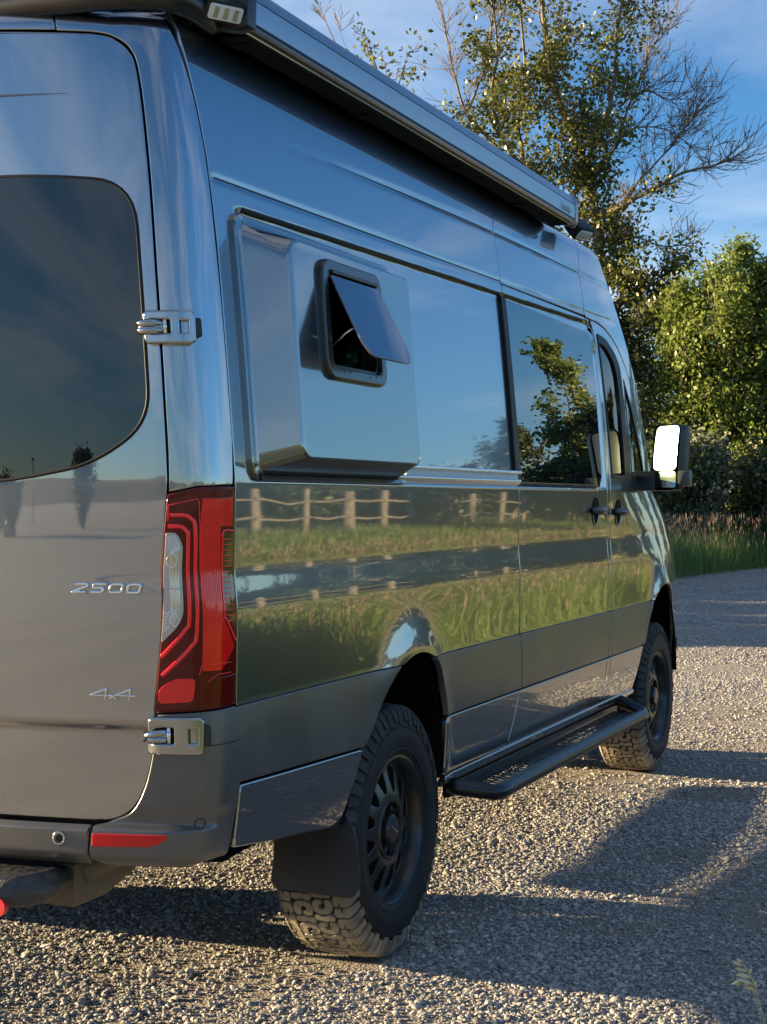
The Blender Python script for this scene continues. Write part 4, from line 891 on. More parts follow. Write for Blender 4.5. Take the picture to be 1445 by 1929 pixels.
rp=N(nt,'ShaderNodeValToRGB'); e=rp.color_ramp.elements; e[0].position=0; e[0].color=(.20,.19,.175,1); e[1].position=1; e[1].color=(.56,.53,.47,1); k=e.new(.5); k.color=(.36,.34,.31,1)
sp=N(nt,'ShaderNodeSeparateColor'); nt.links.new(v1.outputs['Color'],sp.inputs[0]); nt.links.new(sp.outputs[0],rp.inputs[0])
rs=N(nt,'ShaderNodeValToRGB'); e=rs.color_ramp.elements; e[0].position=.35; e[0].color=(.34,.295,.235,1); e[1].position=.7; e[1].color=(.44,.39,.32,1); nt.links.new(v2.outputs['Distance'],rs.inputs[0])
mxg=N(nt,'ShaderNodeMixRGB'); f_=N(nt,'ShaderNodeMapRange'); f_.inputs[1].default_value=.42; f_.inputs[2].default_value=.58; nt.links.new(nz.outputs['Fac'],f_.inputs[0])
nt.links.new(f_.outputs[0],mxg.inputs[0]); nt.links.new(rp.outputs[0],mxg.inputs[1]); nt.links.new(rs.outputs[0],mxg.inputs[2]); nt.links.new(mxg.outputs[0],b_.inputs['Base Color'])
hs=M(nt,'ADD',M(nt,'MULTIPLY',v1.outputs['Distance'],-1.0),M(nt,'MULTIPLY',v2.outputs['Distance'],-.4)); bp=N(nt,'ShaderNodeBump'); bp.inputs['Strength'].default_value=1; bp.inputs['Distance'].default_value=.022
nt.links.new(hs,bp.inputs['Height']); nt.links.new(bp.outputs[0],b_.inputs['Normal'])
def gh(x,y):  # gentle unevenness of the lot
    return .010*np.sin(x*1.7+.6*y)+.008*np.sin(y*2.3-x*.9)+.006*np.sin(x*4.1)*np.sin(y*3.7)
def damp(x,y): # flatten under the tyres
    return np.clip(np.minimum.reduce([np.hypot(x-a,y-b) for a in (1.262,4.927) for b in (-.851,.851)])-.25,0,1)
def gz(x,y): return gh(x,y)*damp(x,y)*np.clip(1.5-np.hypot(x,y)/40,0,1)-.002
gx=np.concatenate([np.linspace(-900,-20,12),np.linspace(-19,-5,15),np.arange(-4.8,14,.12),np.linspace(14.5,60,60),np.linspace(70,1400,16)])
gy=np.concatenate([np.linspace(-900,-20,12),np.linspace(-19,-6,16),np.arange(-5.8,6,.12),np.linspace(6.5,60,50),np.linspace(70,1400,14)])
X,Y=np.meshgrid(gx,gy,indexing='ij'); Z=gz(X,Y); nx,ny=X.shape
idx=np.arange(nx*ny).reshape(nx,ny); F=np.stack([idx[:-1,:-1],idx[1:,:-1],idx[1:,1:],idx[:-1,1:]],-1).reshape(-1,4)
gr=npmesh('ground',np.stack([X,Y,Z],-1).reshape(-1,3),F,m_ground,smooth=True); gr['kind']='structure'
# loose stones: one scatter, shapes made in geometry nodes
m_stone=mat('gravel_stone',(.36,.32,.26),.8); nt=m_stone.node_tree; oi=N(nt,'ShaderNodeObjectInfo'); rp=N(nt,'ShaderNodeValToRGB'); e=rp.color_ramp.elements
e[0].position=0; e[0].color=(.19,.185,.18,1); e[1].position=1; e[1].color=(.64,.61,.55,1)
for p,c in ((.3,(.34,.325,.30,1)),(.55,(.48,.46,.42,1)),(.8,(.38,.375,.365,1))): k=e.new(p); k.color=c
nt.links.new(oi.outputs['Random'],rp.inputs[0]); nz=N(nt,'ShaderNodeTexNoise'); nz.inputs['Scale'].default_value=3; nz.inputs['Detail'].default_value=5
tcs=N(nt,'ShaderNodeTexCoord'); nt.links.new(tcs.outputs['Object'],nz.inputs['Vector']); mm=N(nt,'ShaderNodeMixRGB',blend_type='MULTIPLY'); mm.inputs[0].default_value=.35; nt.links.new(rp.outputs[0],mm.inputs[1]); nt.links.new(nz.outputs['Color'],mm.inputs[2]); nt.links.new(mm.outputs[0],BS(m_stone).inputs['Base Color'])
def gravel(name,P,S,seed):
    m=bpy.data.meshes.new(name); m.vertices.add(len(P)); m.vertices.foreach_set('co',P.astype(np.float32).ravel())
    a=m.attributes.new('size','FLOAT','POINT'); a.data.foreach_set('value',S.astype(np.float32)); o=link(name,m); o['kind']='stuff'
    ng=bpy.data.node_groups.new(name+'_nodes','GeometryNodeTree'); ng.interface.new_socket('Geometry',in_out='INPUT',socket_type='NodeSocketGeometry'); ng.interface.new_socket('Geometry',in_out='OUTPUT',socket_type='NodeSocketGeometry')
    gi_=N(ng,'NodeGroupInput'); go_=N(ng,'NodeGroupOutput'); join=N(ng,'GeometryNodeJoinGeometry'); L=ng.links.new
    for k in range(7):
        ic=N(ng,'GeometryNodeMeshIcoSphere'); ic.inputs['Radius'].default_value=.5; ic.inputs['Subdivisions'].default_value=2
        pos=N(ng,'GeometryNodeInputPosition'); nz=N(ng,'ShaderNodeTexNoise'); nz.noise_dimensions='4D'; nz.inputs['W'].default_value=seed+k*3.7; nz.inputs['Scale'].default_value=1.5; nz.inputs['Detail'].default_value=1.5; L(pos.outputs[0],nz.inputs['Vector'])
        sb=N(ng,'ShaderNodeVectorMath',operation='SUBTRACT'); sb.inputs[1].default_value=(.5,.5,.5); L(nz.outputs['Color'],sb.inputs[0])
        sc_=N(ng,'ShaderNodeVectorMath',operation='SCALE'); sc_.inputs['Scale'].default_value=.85; L(sb.outputs[0],sc_.inputs[0])
        st=N(ng,'GeometryNodeSetPosition'); L(ic.outputs[0],st.inputs['Geometry']); L(sc_.outputs[0],st.inputs['Offset'])
        tr=N(ng,'GeometryNodeTransform'); tr.inputs['Scale'].default_value=(1.0,.62+.07*k,.42+.06*(k%4)); L(st.outputs[0],tr.inputs['Geometry'])
        sm=N(ng,'GeometryNodeSetMaterial'); sm.inputs['Material'].default_value=m_stone; L(tr.outputs[0],sm.inputs[0])
        gi2=N(ng,'GeometryNodeGeometryToInstance'); L(sm.outputs[0],gi2.inputs[0]); L(gi2.outputs[0],join.inputs[0])
    ip=N(ng,'GeometryNodeInstanceOnPoints'); ip.inputs['Pick Instance'].default_value=True; L(gi_.outputs[0],ip.inputs['Points']); L(join.outputs[0],ip.inputs['Instance'])
    rv=N(ng,'FunctionNodeRandomValue',data_type='FLOAT_VECTOR'); rv.inputs[0].default_value=(-.45,-.45,0); rv.inputs[1].default_value=(.45,.45,6.28); L(rv.outputs[0],ip.inputs['Rotation'])
    na=N(ng,'GeometryNodeInputNamedAttribute',data_type='FLOAT'); na.inputs[0].default_value='size'; L(na.outputs[0],ip.inputs['Scale'])
    L(ip.outputs[0],go_.inputs[0]); mo=o.modifiers.new('scatter','NODES'); mo.node_group=ng; return o
def cone(n,d0,d1,a0,a1,pw=1.0):
    d=d0+(d1-d0)*RNG.random(n)**pw; a=np.radians(a0+(a1-a0)*RNG.random(n)); return np.stack([CP[0]+d*np.cos(a),CP[1]+d*np.sin(a)],-1)
def stones(name,n,d0,d1,a0,a1,s0,s1,pw,seed,cl=.15,hi=.5):
    P=cone(n,d0,d1,a0,a1,pw); x,y=P[:,0],P[:,1]
    ptch=np.sin(x*2.1+1.3*np.sin(y*1.7))*np.sin(y*2.7+.8*np.sin(x*2.9))+.6*np.sin(x*7+y*5)*np.sin(y*8-x*3)
    keep=RNG.random(len(x))<np.clip(.62+.5*ptch,.25,1); keep&=(y>-4.6)|(RNG.random(len(x))<.2)
    for a in (1.262,4.927):
        for b in (-.851,.851): keep&=~((np.abs(x-a)<.17)&(np.abs(y-b)<.125))
    x,y=x[keep],y[keep]; s=s0+(s1-s0)*RNG.random(len(x))**2.6
    z=gz(x,y)+s*.12; return gravel(name,np.stack([x,y,z],-1),s,seed)
stones('gravel',150000,3.7,7.6,4,42,.006,.020,.85,1)
stones('gravel',150000,6.5,15,5,36,.007,.024,.85,2)
stones('gravel',80000,14,34,6,22,.010,.030,.9,3)
stones('gravel',2600,3.7,9,4,40,.020,.036,.9,4)
# ------------------------------------------------------------------ foliage helpers
def leafmat(name,c1,c2,trans=.45,rough=.5,clump=1.2):
    m=bpy.data.materials.new(name); m.use_nodes=True; nt=m.node_tree; b=BS(m); o=nt.nodes['Material Output']
    ge=N(nt,'ShaderNodeNewGeometry'); tc=N(nt,'ShaderNodeTexCoord'); nz=N(nt,'ShaderNodeTexNoise'); nz.inputs['Scale'].default_value=clump; nz.inputs['Detail'].default_value=3; nt.links.new(tc.outputs['Object'],nz.inputs['Vector'])
    a=M(nt,'ADD',M(nt,'MULTIPLY',ge.outputs['Random Per Island'],.6),M(nt,'MULTIPLY',nz.outputs['Fac'],.55)); r=N(nt,'ShaderNodeValToRGB'); e=r.color_ramp.elements; e[0].position=.25; e[1].position=.85
    e[0].color=(*c1,1); e[1].color=(*c2,1); nt.links.new(a,r.inputs[0]); nt.links.new(r.outputs[0],b.inputs['Base Color']); b.inputs['Roughness'].default_value=rough
    tl=N(nt,'ShaderNodeBsdfTranslucent'); nt.links.new(r.outputs[0],tl.inputs[0]); mx=N(nt,'ShaderNodeMixShader'); mx.inputs[0].default_value=trans
    nt.links.new(b.outputs[0],mx.inputs[1]); nt.links.new(tl.outputs[0],mx.inputs[2]); nt.links.new(mx.outputs[0],o.inputs[0]); return m
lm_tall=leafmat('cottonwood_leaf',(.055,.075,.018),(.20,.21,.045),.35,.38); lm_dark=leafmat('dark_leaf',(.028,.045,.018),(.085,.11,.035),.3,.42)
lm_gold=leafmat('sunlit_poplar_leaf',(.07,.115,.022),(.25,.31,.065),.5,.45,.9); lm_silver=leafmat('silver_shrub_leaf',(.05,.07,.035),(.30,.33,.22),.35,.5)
m_bark=mat('tree_bark',(.16,.12,.085),.9); vary(m_bark,(.09,.07,.05),(.26,.20,.14),6,6,stretch=(3,3,.6),bump=.5,bscale=30,bdist=.02); m_twig=mat('bare_twig_bark',(.17,.125,.09),.85)
def leaves(C,size,up=.35,seed=0,asp=.62):
    """one folded leaf blade (a rhombus of two triangles) per centre"""
    n=len(C); r=np.random.default_rng(seed); d=r.normal(size=(n,3)); d[:,2]-=up; d/=np.linalg.norm(d,axis=1,keepdims=True)
    q=r.normal(size=(n,3)); s=np.cross(d,q); s/=np.maximum(np.linalg.norm(s,axis=1,keepdims=True),1e-9); s0=size*(.6+.8*r.random((n,1)))
    A=C-d*s0*.5; B=C+s*s0*asp*.5; D=C+d*s0*.5; E_=C-s*s0*asp*.5
    V=np.stack([A,B,D,E_],1).reshape(-1,3); F=np.arange(4*n).reshape(-1,4); return V,F
class Tree:
    def __init__(s,seed): s.r=random.Random(seed); s.mb=MB(); s.tw=MB(); s.C=[]; s.seed=seed
    def limb(s,pts,r0,r1,n=7,bare=False):
        m=len(pts); (s.tw if bare else s.mb).tube(pts,[r0+(r1-r0)*(i/(m-1))**.8 for i in range(m)],n,cap=False)
    def grow(s,p,d,L,r,depth,leaf,spread=.6,kids=4,drop=.0,seg=4):
        R=s.r; p=Vector(p); d=Vector(d).normalized(); pts=[p.copy()]; dd=d.copy()
        for i in range(seg):
            dd=(dd+Vector((R.gauss(0,1),R.gauss(0,1),R.gauss(0,.8)))*.16+Vector((0,0,.05-drop))).normalized(); p=p+dd*L/seg; pts.append(p.copy())
        s.limb(pts,r,max(r*.35,.006),6 if r>.03 else 4,bare=(leaf<=0))
        if leaf>0 and depth<=1: s.clump(pts,leaf)
        if depth<=0: return
        for k in range(kids):
            t=R.uniform(.25,1); i=min(int(t*seg),seg-1); q=pts[i].lerp(pts[i+1],t*seg-i); ax=Vector((R.gauss(0,1),R.gauss(0,1),R.gauss(.15,.7))).normalized()
            nd=(dd*(1-spread*.55)+ax*spread).normalized(); s.grow(q,nd,L*R.uniform(.45,.68),r*.5,depth-1,leaf,spread,kids,drop,seg)
    def clump(s,pts,n):
        R=s.r; k=max(1,int(n*R.uniform(.3,1.5)))
        for _ in range(k):
            t=R.random()**.6*(len(pts)-1); i=min(int(t),len(pts)-2); q=pts[i].lerp(pts[i+1],t-i); g=.17
            s.C.append((q.x+R.gauss(0,g),q.y+R.gauss(0,g),q.z+R.gauss(0,g)-.04))
    def build(s,name,label,cat,base,leafm,lsize,group=None,up=.4):
        th=thing(name,label,cat,base,group); B=Vector(base)
        for mb,nm,mt in ((s.mb,'trunk',m_bark),(s.tw,'bare_branches',m_twig)):
            if mb.V:
                mb.V=[(v[0]-B.x,v[1]-B.y,v[2]-B.z) for v in mb.V]; o=mesh_obj(nm,mb.V,mb.F,mt,th,smooth=True)
                if nm=='bare_branches': o['kind']='stuff'
        if s.C:
            V,F=leaves(np.array(s.C)-np.array(base),lsize,up,s.seed); o=npmesh('crown',V,F,leafm,th); o['kind']='stuff'
        return th
# ---- the tall cottonwood with dead limbs
def W(px,py,dep,dz=0): q=at(px,py,dep); q=q+CD*dz; return Vector(q)
T=Tree(11); D_=41.
def path(L,dep=D_): return [W(a,b,dep,(c if c is not None else 0)) for a,b,c in L]
def sweep(L,r0,r1,n=8,bare=False):
    P=path(L); Q=[]
    for i in range(len(P)-1):
        a=P[max(i-1,0)];b=P[i];c=P[i+1];d=P[min(i+2,len(P)-1)]
        for j in range(4):
            t=j/4; Q.append(.5*((2*b)+(c-a)*t+(2*a-5*b+4*c-d)*t*t+(3*b-a-3*c+d)*t**3)+Vector((T.r.gauss(0,.02),T.r.gauss(0,.02),0)))
    Q.append(P[-1]); T.limb(Q,r0,r1,n,bare); return Q
base=W(1145,1050,D_); base.z=0
tr=sweep([(1145,1060,0),(1132,800,0),(1142,620,0),(1128,470,0),(1118,380,0),(1085,270,0),(1040,150,.2),(1026,20,.4),(1018,-70,.5)],.20,.05)
l1=sweep([(1128,450,0),(1070,370,.5),(1010,320,1.0),(985,230,1.2),(1000,110,1.4),(985,-50,1.5)],.11,.03)
l2=sweep([(1015,325,1),(950,280,-.4),(925,200,-.6),(935,100,-.5),(915,-30,-.4)],.07,.02)
l3=sweep([(1100,320,0),(1140,220,-.8),(1150,100,-1),(1165,-40,-1)],.08,.025)
l4=sweep([(1120,412,0),(1160,398,-.6),(1215,372,-1),(1270,345,-1.3),(1325,334,-1.4),(1352,322,-1.5)],.085,.014,bare=True)
l5=sweep([(1110,350,0),(1165,270,.6),(1200,170,.9),(1235,80,1.1),(1262,20,1.1)],.05,.012,bare=True)
l6=sweep([(1160,400,-.5),(1215,330,-.4),(1270,270,-.4),(1300,225,-.5)],.035,.010,bare=True)
l7=sweep([(940,290,-.4),(880,230,-.5),(850,140,-.6),(835,60,-.6),(800,-30,-.6)],.05,.012,bare=True)
l8=sweep([(875,225,-.5),(905,150,-.4),(925,60,-.3),(950,-40,-.2)],.04,.012,bare=True)
l13=sweep([(1140,270,0),(1195,250,-.5),(1250,262,-.8),(1300,300,-.9)],.03,.010,bare=True)
l14=sweep([(1165,200,.2),(1215,170,.1),(1262,190,0),(1305,170,0)],.03,.010,bare=True)
l9=sweep([(1135,480,0),(1180,455,-.6),(1240,475,-.9),(1290,470,-1)],.04,.010,bare=True)
l10=sweep([(1140,600,0),(1190,560,-.5),(1240,525,-.8)],.05,.015)
l11=sweep([(1130,560,0),(1080,500,.6),(1000,470,.9),(930,440,1)],.05,.02)
l12=sweep([(1140,700,0),(1190,650,.7),(1250,600,1)],.05,.02)
R=T.r
for Q,n,leaf,L,dp in ((tr[14:],40,22,1.25,2),(l1,24,24,1.0,2),(l2,20,22,.95,2),(l3,20,22,.95,2),(l10,14,26,.8,2),(l11,16,24,.95,2),(l12,14,26,.8,2),(tr[4:14],18,22,.9,2)):
    for _ in range(n):
        i=R.randrange(1,len(Q)); d=(Q[i]-Q[i-1]).normalized()*.55+Vector((R.gauss(0,.7),R.gauss(0,.7),R.gauss(.15,.5))); T.grow(Q[i],d,L*R.uniform(.6,1.25),.028,dp,leaf*.78,.7,3)
for Q,n,L in ((l13,30,.85),(l14,30,.85),(l4,50,.85),(l5,42,.9),(l6,40,.9),(l7,26,.85),(l8,20,.75),(l9,22,.7)):
    for _ in range(n):
        i=R.randrange(2,len(Q)); d=(Q[i]-Q[i-1]).normalized()*.8+Vector((R.gauss(0,.5),R.gauss(0,.5),R.gauss(.35,.5))); T.grow(Q[i],d,L*R.uniform(.6,1.4),.013,1,0,.5,5,0,5)
for Q,n in ((l7[:6],8),(l4[4:12],9),(l9,8),(l5[6:],5),(l8[:8],6)):
    for _ in range(n): i=R.randrange(len(Q)); T.grow(Q[i],Vector((R.gauss(0,1),R.gauss(0,1),R.gauss(0,.7))),.45,.012,1,9,.7,3)
T.build('cottonwood_tree','tall cottonwood rising behind the van roof, half leafy with long bare dead branches','tree',tuple(base),lm_tall,.125)
# ---- other trees
def blob_tree(seed,base,H,rad,trunk_r,n_l,leaf,z0=.2,stems=1,plume=.35,lean=(0,0),wp=.7):
    t=Tree(seed); R=t.r; B=Vector(base)
    for s_ in range(stems):
        a=R.uniform(0,6.28); o=Vector((math.cos(a),math.sin(a),0))*rad*.25*(stems>1); top=B+Vector((lean[0],lean[1],H*R.uniform(.85,1)))+o*1.6; pts=[B+o*.3]
        for i in range(1,9): q=(B+o*.3).lerp(top,i/8)+Vector((R.gauss(0,.05*rad),R.gauss(0,.05*rad),0)); pts.append(q)
        t.limb(pts,trunk_r,trunk_r*.2,8)
        for _ in range(n_l//stems):
            u=z0+(1-z0)*R.random()**.9; i=min(int(u*8),7); q=pts[i].lerp(pts[i+1],u*8-i); w=math.sin(math.pi*min(max((u-z0)/(1-z0)*.86+.14,0),1))**wp
            a=R.uniform(0,6.28); L=rad*w*R.uniform(.35,1.05)*.62; t.grow(q,Vector((math.cos(a),math.sin(a),plume+R.gauss(0,.3))),L+.25,trunk_r*.22,2,leaf,.65,3)
    return t
def gp(px,dep): q=at(px,945,dep); return (float(q[0]),float(q[1]),0.)
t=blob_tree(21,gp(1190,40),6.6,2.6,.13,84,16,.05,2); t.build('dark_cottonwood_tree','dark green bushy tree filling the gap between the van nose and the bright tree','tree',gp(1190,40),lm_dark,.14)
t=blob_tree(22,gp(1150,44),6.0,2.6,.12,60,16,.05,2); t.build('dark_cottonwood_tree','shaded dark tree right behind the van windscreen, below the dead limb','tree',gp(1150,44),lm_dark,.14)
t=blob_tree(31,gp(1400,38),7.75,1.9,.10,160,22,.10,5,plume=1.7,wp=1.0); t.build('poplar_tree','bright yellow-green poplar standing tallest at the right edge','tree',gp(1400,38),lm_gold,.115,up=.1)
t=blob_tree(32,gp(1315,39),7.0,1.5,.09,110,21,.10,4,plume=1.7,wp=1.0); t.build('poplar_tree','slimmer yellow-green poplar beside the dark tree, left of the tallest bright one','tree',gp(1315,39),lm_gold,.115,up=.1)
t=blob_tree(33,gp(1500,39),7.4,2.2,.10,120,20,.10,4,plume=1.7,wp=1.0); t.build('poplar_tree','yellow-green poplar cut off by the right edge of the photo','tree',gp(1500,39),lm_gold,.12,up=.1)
for i,(px,dep,H,rad,m_,lab) in enumerate(((1275,36.5,2.5,1.3,lm_dark,'low dark shrub in the shade just right of the door mirror'),(1345,36.8,2.7,1.3,lm_silver,'low shrub with pale silvery leaves under the bright poplars'),(1425,36.5,2.3,1.3,lm_dark,'low dark shrub above the tall grass at the right edge'),(1490,37,2.4,1.3,lm_dark,'low dark shrub just beyond the right edge of the photo'))):
    t=blob_tree(40+i,gp(px,dep),H,rad,.04,46,15,.02,4,.8); t.build('shrub',lab,'shrub',gp(px,dep),m_,.11)
bs=gp(735,33); t=Tree(51); R=t.r; B=Vector(bs); stem=[B+Vector((R.gauss(0,.08),R.gauss(0,.08),z)) for z in (0,2,4,6,7.5,8.6,9.6,10.3)]; t.limb(stem,.10,.02,7)
for _ in range(16): q=stem[R.randrange(2,5)]; t.grow(q,Vector((R.gauss(0,.7),R.gauss(0,.7),.8)),.9,.02,1,4,.6,3)
for (px,py) in ((690,90),(700,110),(770,100),(750,130),(775,150),(725,120),(690,70)):
    e_=W(px,py,33); t.limb([stem[6],stem[6].lerp(e_,.5)+Vector((0,0,.1)),e_],.02,.008,4); 
    for _ in range(2): t.grow(e_,Vector((R.gauss(0,1),R.gauss(0,1),R.gauss(.3,.5))),.26,.008,1,4,.6,3)
for (px,py) in ((600,10),(612,40),(640,60)):
    e_=W(px,py,33); t.limb([stem[5],e_],.015,.006,4,bare=True)
    for _ in range(4): t.grow(e_,Vector((R.gauss(0,.5),R.gauss(0,.5),.8)),.4,.008,1,0,.5,3)
t.build('young_cottonwood','thin tree top with sparse leaf sprigs peeking over the awning','tree',bs,lm_tall,.12)
# ---- trees along the left of the lot (they shade the road ahead)
for i in range(9):
    x=9.3+i*3.1; h=(4.7,4.4,4.9,4.5,4.8,4.4,4.7,4.5,4.6)[i]; bpos=(x,21.5+1.5*math.sin(i*2.1),0.)
    t=blob_tree(60+i,bpos,h,3.0 if i else 2.5,.13,40,13,.05,2); t.build('roadside_tree','low leafy roadside tree left of the van, '+('first','second','third','fourth','fifth','sixth','seventh','eighth','farthest')[i]+' along the road ahead','tree',bpos,lm_dark,.30,group='roadside trees left of the lot')
# ---- trees, fence and meadow to the right (mirrored in the van's flank)
def az(a,d,dx=0): return (CP[0]+d*math.cos(R_(a))+dx,-2*1.0-CP[1]*1.0+0*d-abs(d*math.sin(R_(a)))-.0,0.)
def mir(px,d):  # where a thing must stand to be mirrored at that column of the flank
    a=YAW-math.atan((px-722.5)/2900); x=CP[0]+d*math.cos(a); y=CP[1]+d*math.sin(a); return (x,-2.0-y,0.)
FL=['far round tree '+q+' of the tree line mirrored in the flank' for q in ('at the left end','second the left','third from the left','fourth from the left','fifth from the left','sixth from the left','seventh from the left')]+['small tree mirrored just behind the silver door rail','medium tree mirrored in the middle of the panel behind the sliding door','larger tree mirrored beside the black seal of the sliding door','gold green tree mirrored at the left of the sliding door window','dark tree mirrored in the middle of the sliding door window','gold green tree mirrored at the right of the sliding door window','lower dark tree mirrored in the centre pillar','tall slender gold green tree mirrored in the cab door window','tall dark tree mirrored in the small front quarter window']
for i,(px,d,h,rad) in enumerate(((470,112,3.2,3.8),(530,110,3.5,4.0),(590,110,4.2,3.8),(645,108,6.4,3.8),(700,100,7.2,4.0),(755,92,6.9,3.8),(795,88,6.8,3.4),(830,80,5.2,3.4),(890,76,7.0,3.6),(950,74,8.4,3.4),(1000,60,4.4,2.8),(1045,56,5.0,2.6),(1085,62,5.8,2.6),(1115,58,4.6,2.6),(1150,60,11.0,2.4),(1200,66,8.5,2.8))):
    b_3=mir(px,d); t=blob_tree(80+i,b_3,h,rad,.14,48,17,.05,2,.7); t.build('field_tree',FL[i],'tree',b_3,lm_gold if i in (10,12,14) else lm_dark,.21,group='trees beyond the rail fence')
for i,(bx,by,h,q) in enumerate(((49,.5,7.2,'first'),(48,-4.0,8.0,'second'),(50,-8.5,7.4,'third'),(52,-13,8.4,'fourth'))):
    t=blob_tree(120+i,(bx,by,0.),h,3.0,.14,36,14,.02,2,.7); t.build('roadside_tree','dark leafy tree straight ahead past the right edge of the photo, '+q+' from the poplars','tree',(bx,by,0.),lm_dark,.30,group='trees across the road ahead')
m_wood=mat('weathered_fence_wood',(.18,.16,.13),.85); vary(m_wood,(.11,.095,.075),(.24,.215,.18),4,6,stretch=(3,3,1),bump=.4,bscale=30,bdist=.01)
r=np.random.default_rng(77); nC=26000; hx_=14+64*r.random(nC); top_=1.5+.5*np.sin(hx_*.9)+.45*np.sin(hx_*2.3+1)+.3*np.sin(hx_*.31); hz_=top_*r.random(nC)**.7; hy_=-24.5-.5*np.sin(hx_*.2)+r.normal(size=nC)*.9*np.sqrt(np.clip(1-(hz_/np.maximum(top_,.1)-.4)**2,0.05,1))
V,F=leaves(np.stack([hx_,hy_,hz_+.1],-1),.26,.3,78); o=npmesh('scrub',V,F,lm_dark); o['kind']='stuff'
nC=16000; a_=R_(24)+R_(96)*r.random(nC); top_=5.2+1.6*np.sin(a_*23)+1.1*np.sin(a_*61+2)+.7*np.sin(a_*140); hz_=top_*r.random(nC)**.6; rr_=135+r.normal(size=nC)*2.5
V,F=leaves(np.stack([rr_*np.cos(a_),rr_*np.sin(a_),hz_+.3],-1),.95,.3,79); o=npmesh('distant_woodland',V,F,lm_dark); o['kind']='stuff'
fence=thing('rail_fence','weathered wooden post and rail fence across the meadow, mirrored in the van side','fence',(30,-16,0))
fx=20.0; prev=None
while fx<62:
    y=-16.5+.02*(fx-30); b=MB(); r=.11+.04*rnd.random(); h=1.42+rnd.uniform(-.08,.12); le=rnd.uniform(-.06,.06)
    b.tube([(fx-30,y+16,-.1),(fx-30+le*.4,y+16,h*.5),(fx-30+le,y+16+rnd.uniform(-.04,.04),h)],[r*1.05,r,r*.9],10); b.build('post',m_wood,fence,smooth=True)
    if prev:
        for z in (1.12,.62):
            b=MB(); b.tube([(prev-30-.1,prevy+16+.1,z+rnd.uniform(-.04,.04)),((prev+fx)/2-30,y+16+.1,z-.04+rnd.uniform(-.05,.03)),(fx-30+.1,y+16+.1,z+rnd.uniform(-.05,.05))],[.032,.028,.030],8); b.build('rail',m_wood,fence,smooth=True)
    prev=fx;prevy=y; fx+=rnd.uniform(2.1,2.9)
# ---- grass
gm_green=leafmat('tall_green_grass',(.06,.12,.025),(.17,.25,.06),.4,.55,.5); gm_mead=leafmat('meadow_grass',(.07,.125,.02),(.20,.27,.05),.4,.55,.35); gm_seed=leafmat('grass_seed_heads',(.20,.13,.10),(.36,.26,.18),.4,.7,.6)
def grass(name,label_kind,xy,h0,h1,w,mats,seedp,seed,nb=7,lean=.22,sp=.10):
    r=np.random.default_rng(seed); n=len(xy); C=np.repeat(xy,nb,0)+r.normal(size=(n*nb,2))*sp; m=len(C); H=(h0+(h1-h0)*r.random(m)); a=r.random(m)*6.28; ln=np.abs(r.normal(size=m))*lean
    d=np.stack([np.cos(a),np.sin(a)],-1); f=r.random(m)*3.14; s=np.stack([np.cos(f),np.sin(f)],-1)*w*.5; z=np.zeros(m)
    def P(t,ws): c=C+d*(ln*t*t*H)[:,None]; return np.concatenate([c-s*ws,(H*t)[:,None]-.02],1),np.concatenate([c+s*ws,(H*t)[:,None]-.02],1)
    a0,b0=P(0,1);a1,b1=P(.55,.8);a2,b2=P(1,.15); V=np.stack([a0,b0,a1,b1,a2,b2],1).reshape(-1,3); i=np.arange(m)[:,None]*6
    F=np.concatenate([i+np.array([[0,1,3,2]]),i+np.array([[2,3,5,4]])]); mi=np.zeros(len(F),int)
    if seedp>0:
        k=r.random(m)<seedp; c=(C+d*(ln*H)[:,None])[k]; hz=H[k]; q=len(c); ss=(s/np.maximum(np.linalg.norm(s,axis=1,keepdims=True),1e-9))[k]*(.005+.007*r.random((q,1))); hl=.05+.09*r.random(q)
        V2=np.stack([np.concatenate([c,(hz-.02)[:,None]],1),np.concatenate([c+ss,(hz+hl*.4)[:,None]],1),np.concatenate([c,(hz+hl)[:,None]],1),np.concatenate([c-ss,(hz+hl*.4)[:,None]],1)],1).reshape(-1,3)
        F2=np.arange(4*q).reshape(-1,4)+len(V); V=np.concatenate([V,V2]); F=np.concatenate([F,F2]); mi=np.concatenate([mi,np.ones(q,int)])
    o=npmesh(name,V,F,None,mats=mats,midx=mi); o['kind']='stuff'; return o
def inpoly(P,poly):
    x,y=P[:,0],P[:,1]; c=np.zeros(len(x),bool)
    for (x0,y0),(x1,y1) in zip(poly,poly[1:]+poly[:1]):
        k=((y0>y)!=(y1>y))&(x<(x1-x0)*(y-y0)/(y1-y0+1e-12)+x0); c^=k
    return c
def scat(poly,n,seed):
    r=np.random.default_rng(seed); a=np.array(poly); P=a.min(0)+(a.max(0)-a.min(0))*r.random((n,2)); return P[inpoly(P,poly)]
verge=[(20,4.2),(25.5,3.55),(28.5,3.2),(31.5,2.75),(35.,.9),(38,-1.2),(46,-3.),(46,9),(20,12)]
grass('tall_grass','',scat(verge,11000,1),.25,.82,.014,[gm_green,gm_seed],.0,2,8,.38,.18)
grass('tall_grass','',scat(verge,9000,3),.45,1.12,.006,[gm_green,gm_seed],.85,4,5,.38,.25)
edge=[(22,3.9),(25.5,3.3),(28.5,2.9),(31.5,2.4),(35.,.6),(38,-1.6),(38,-1.0),(35,1.2),(31.5,3.0),(25.5,3.9),(22,4.5)]
grass('verge_edge_grass','',scat(edge,2600,9),.08,.34,.010,[gm_green,gm_seed],.0,11,5,.5,.10)
mead=[(-3,-3.75),(3,-3.5),(8,-3.35),(14,-3.5),(22,-3.4),(30,-3.6),(60,-4.5),(60,-17),(15,-17),(-3,-9)]
near=[(-3,-3.75),(3,-3.5),(8,-3.35),(14,-3.5),(22,-3.4),(30,-3.6),(30,-8),(-3,-8)]
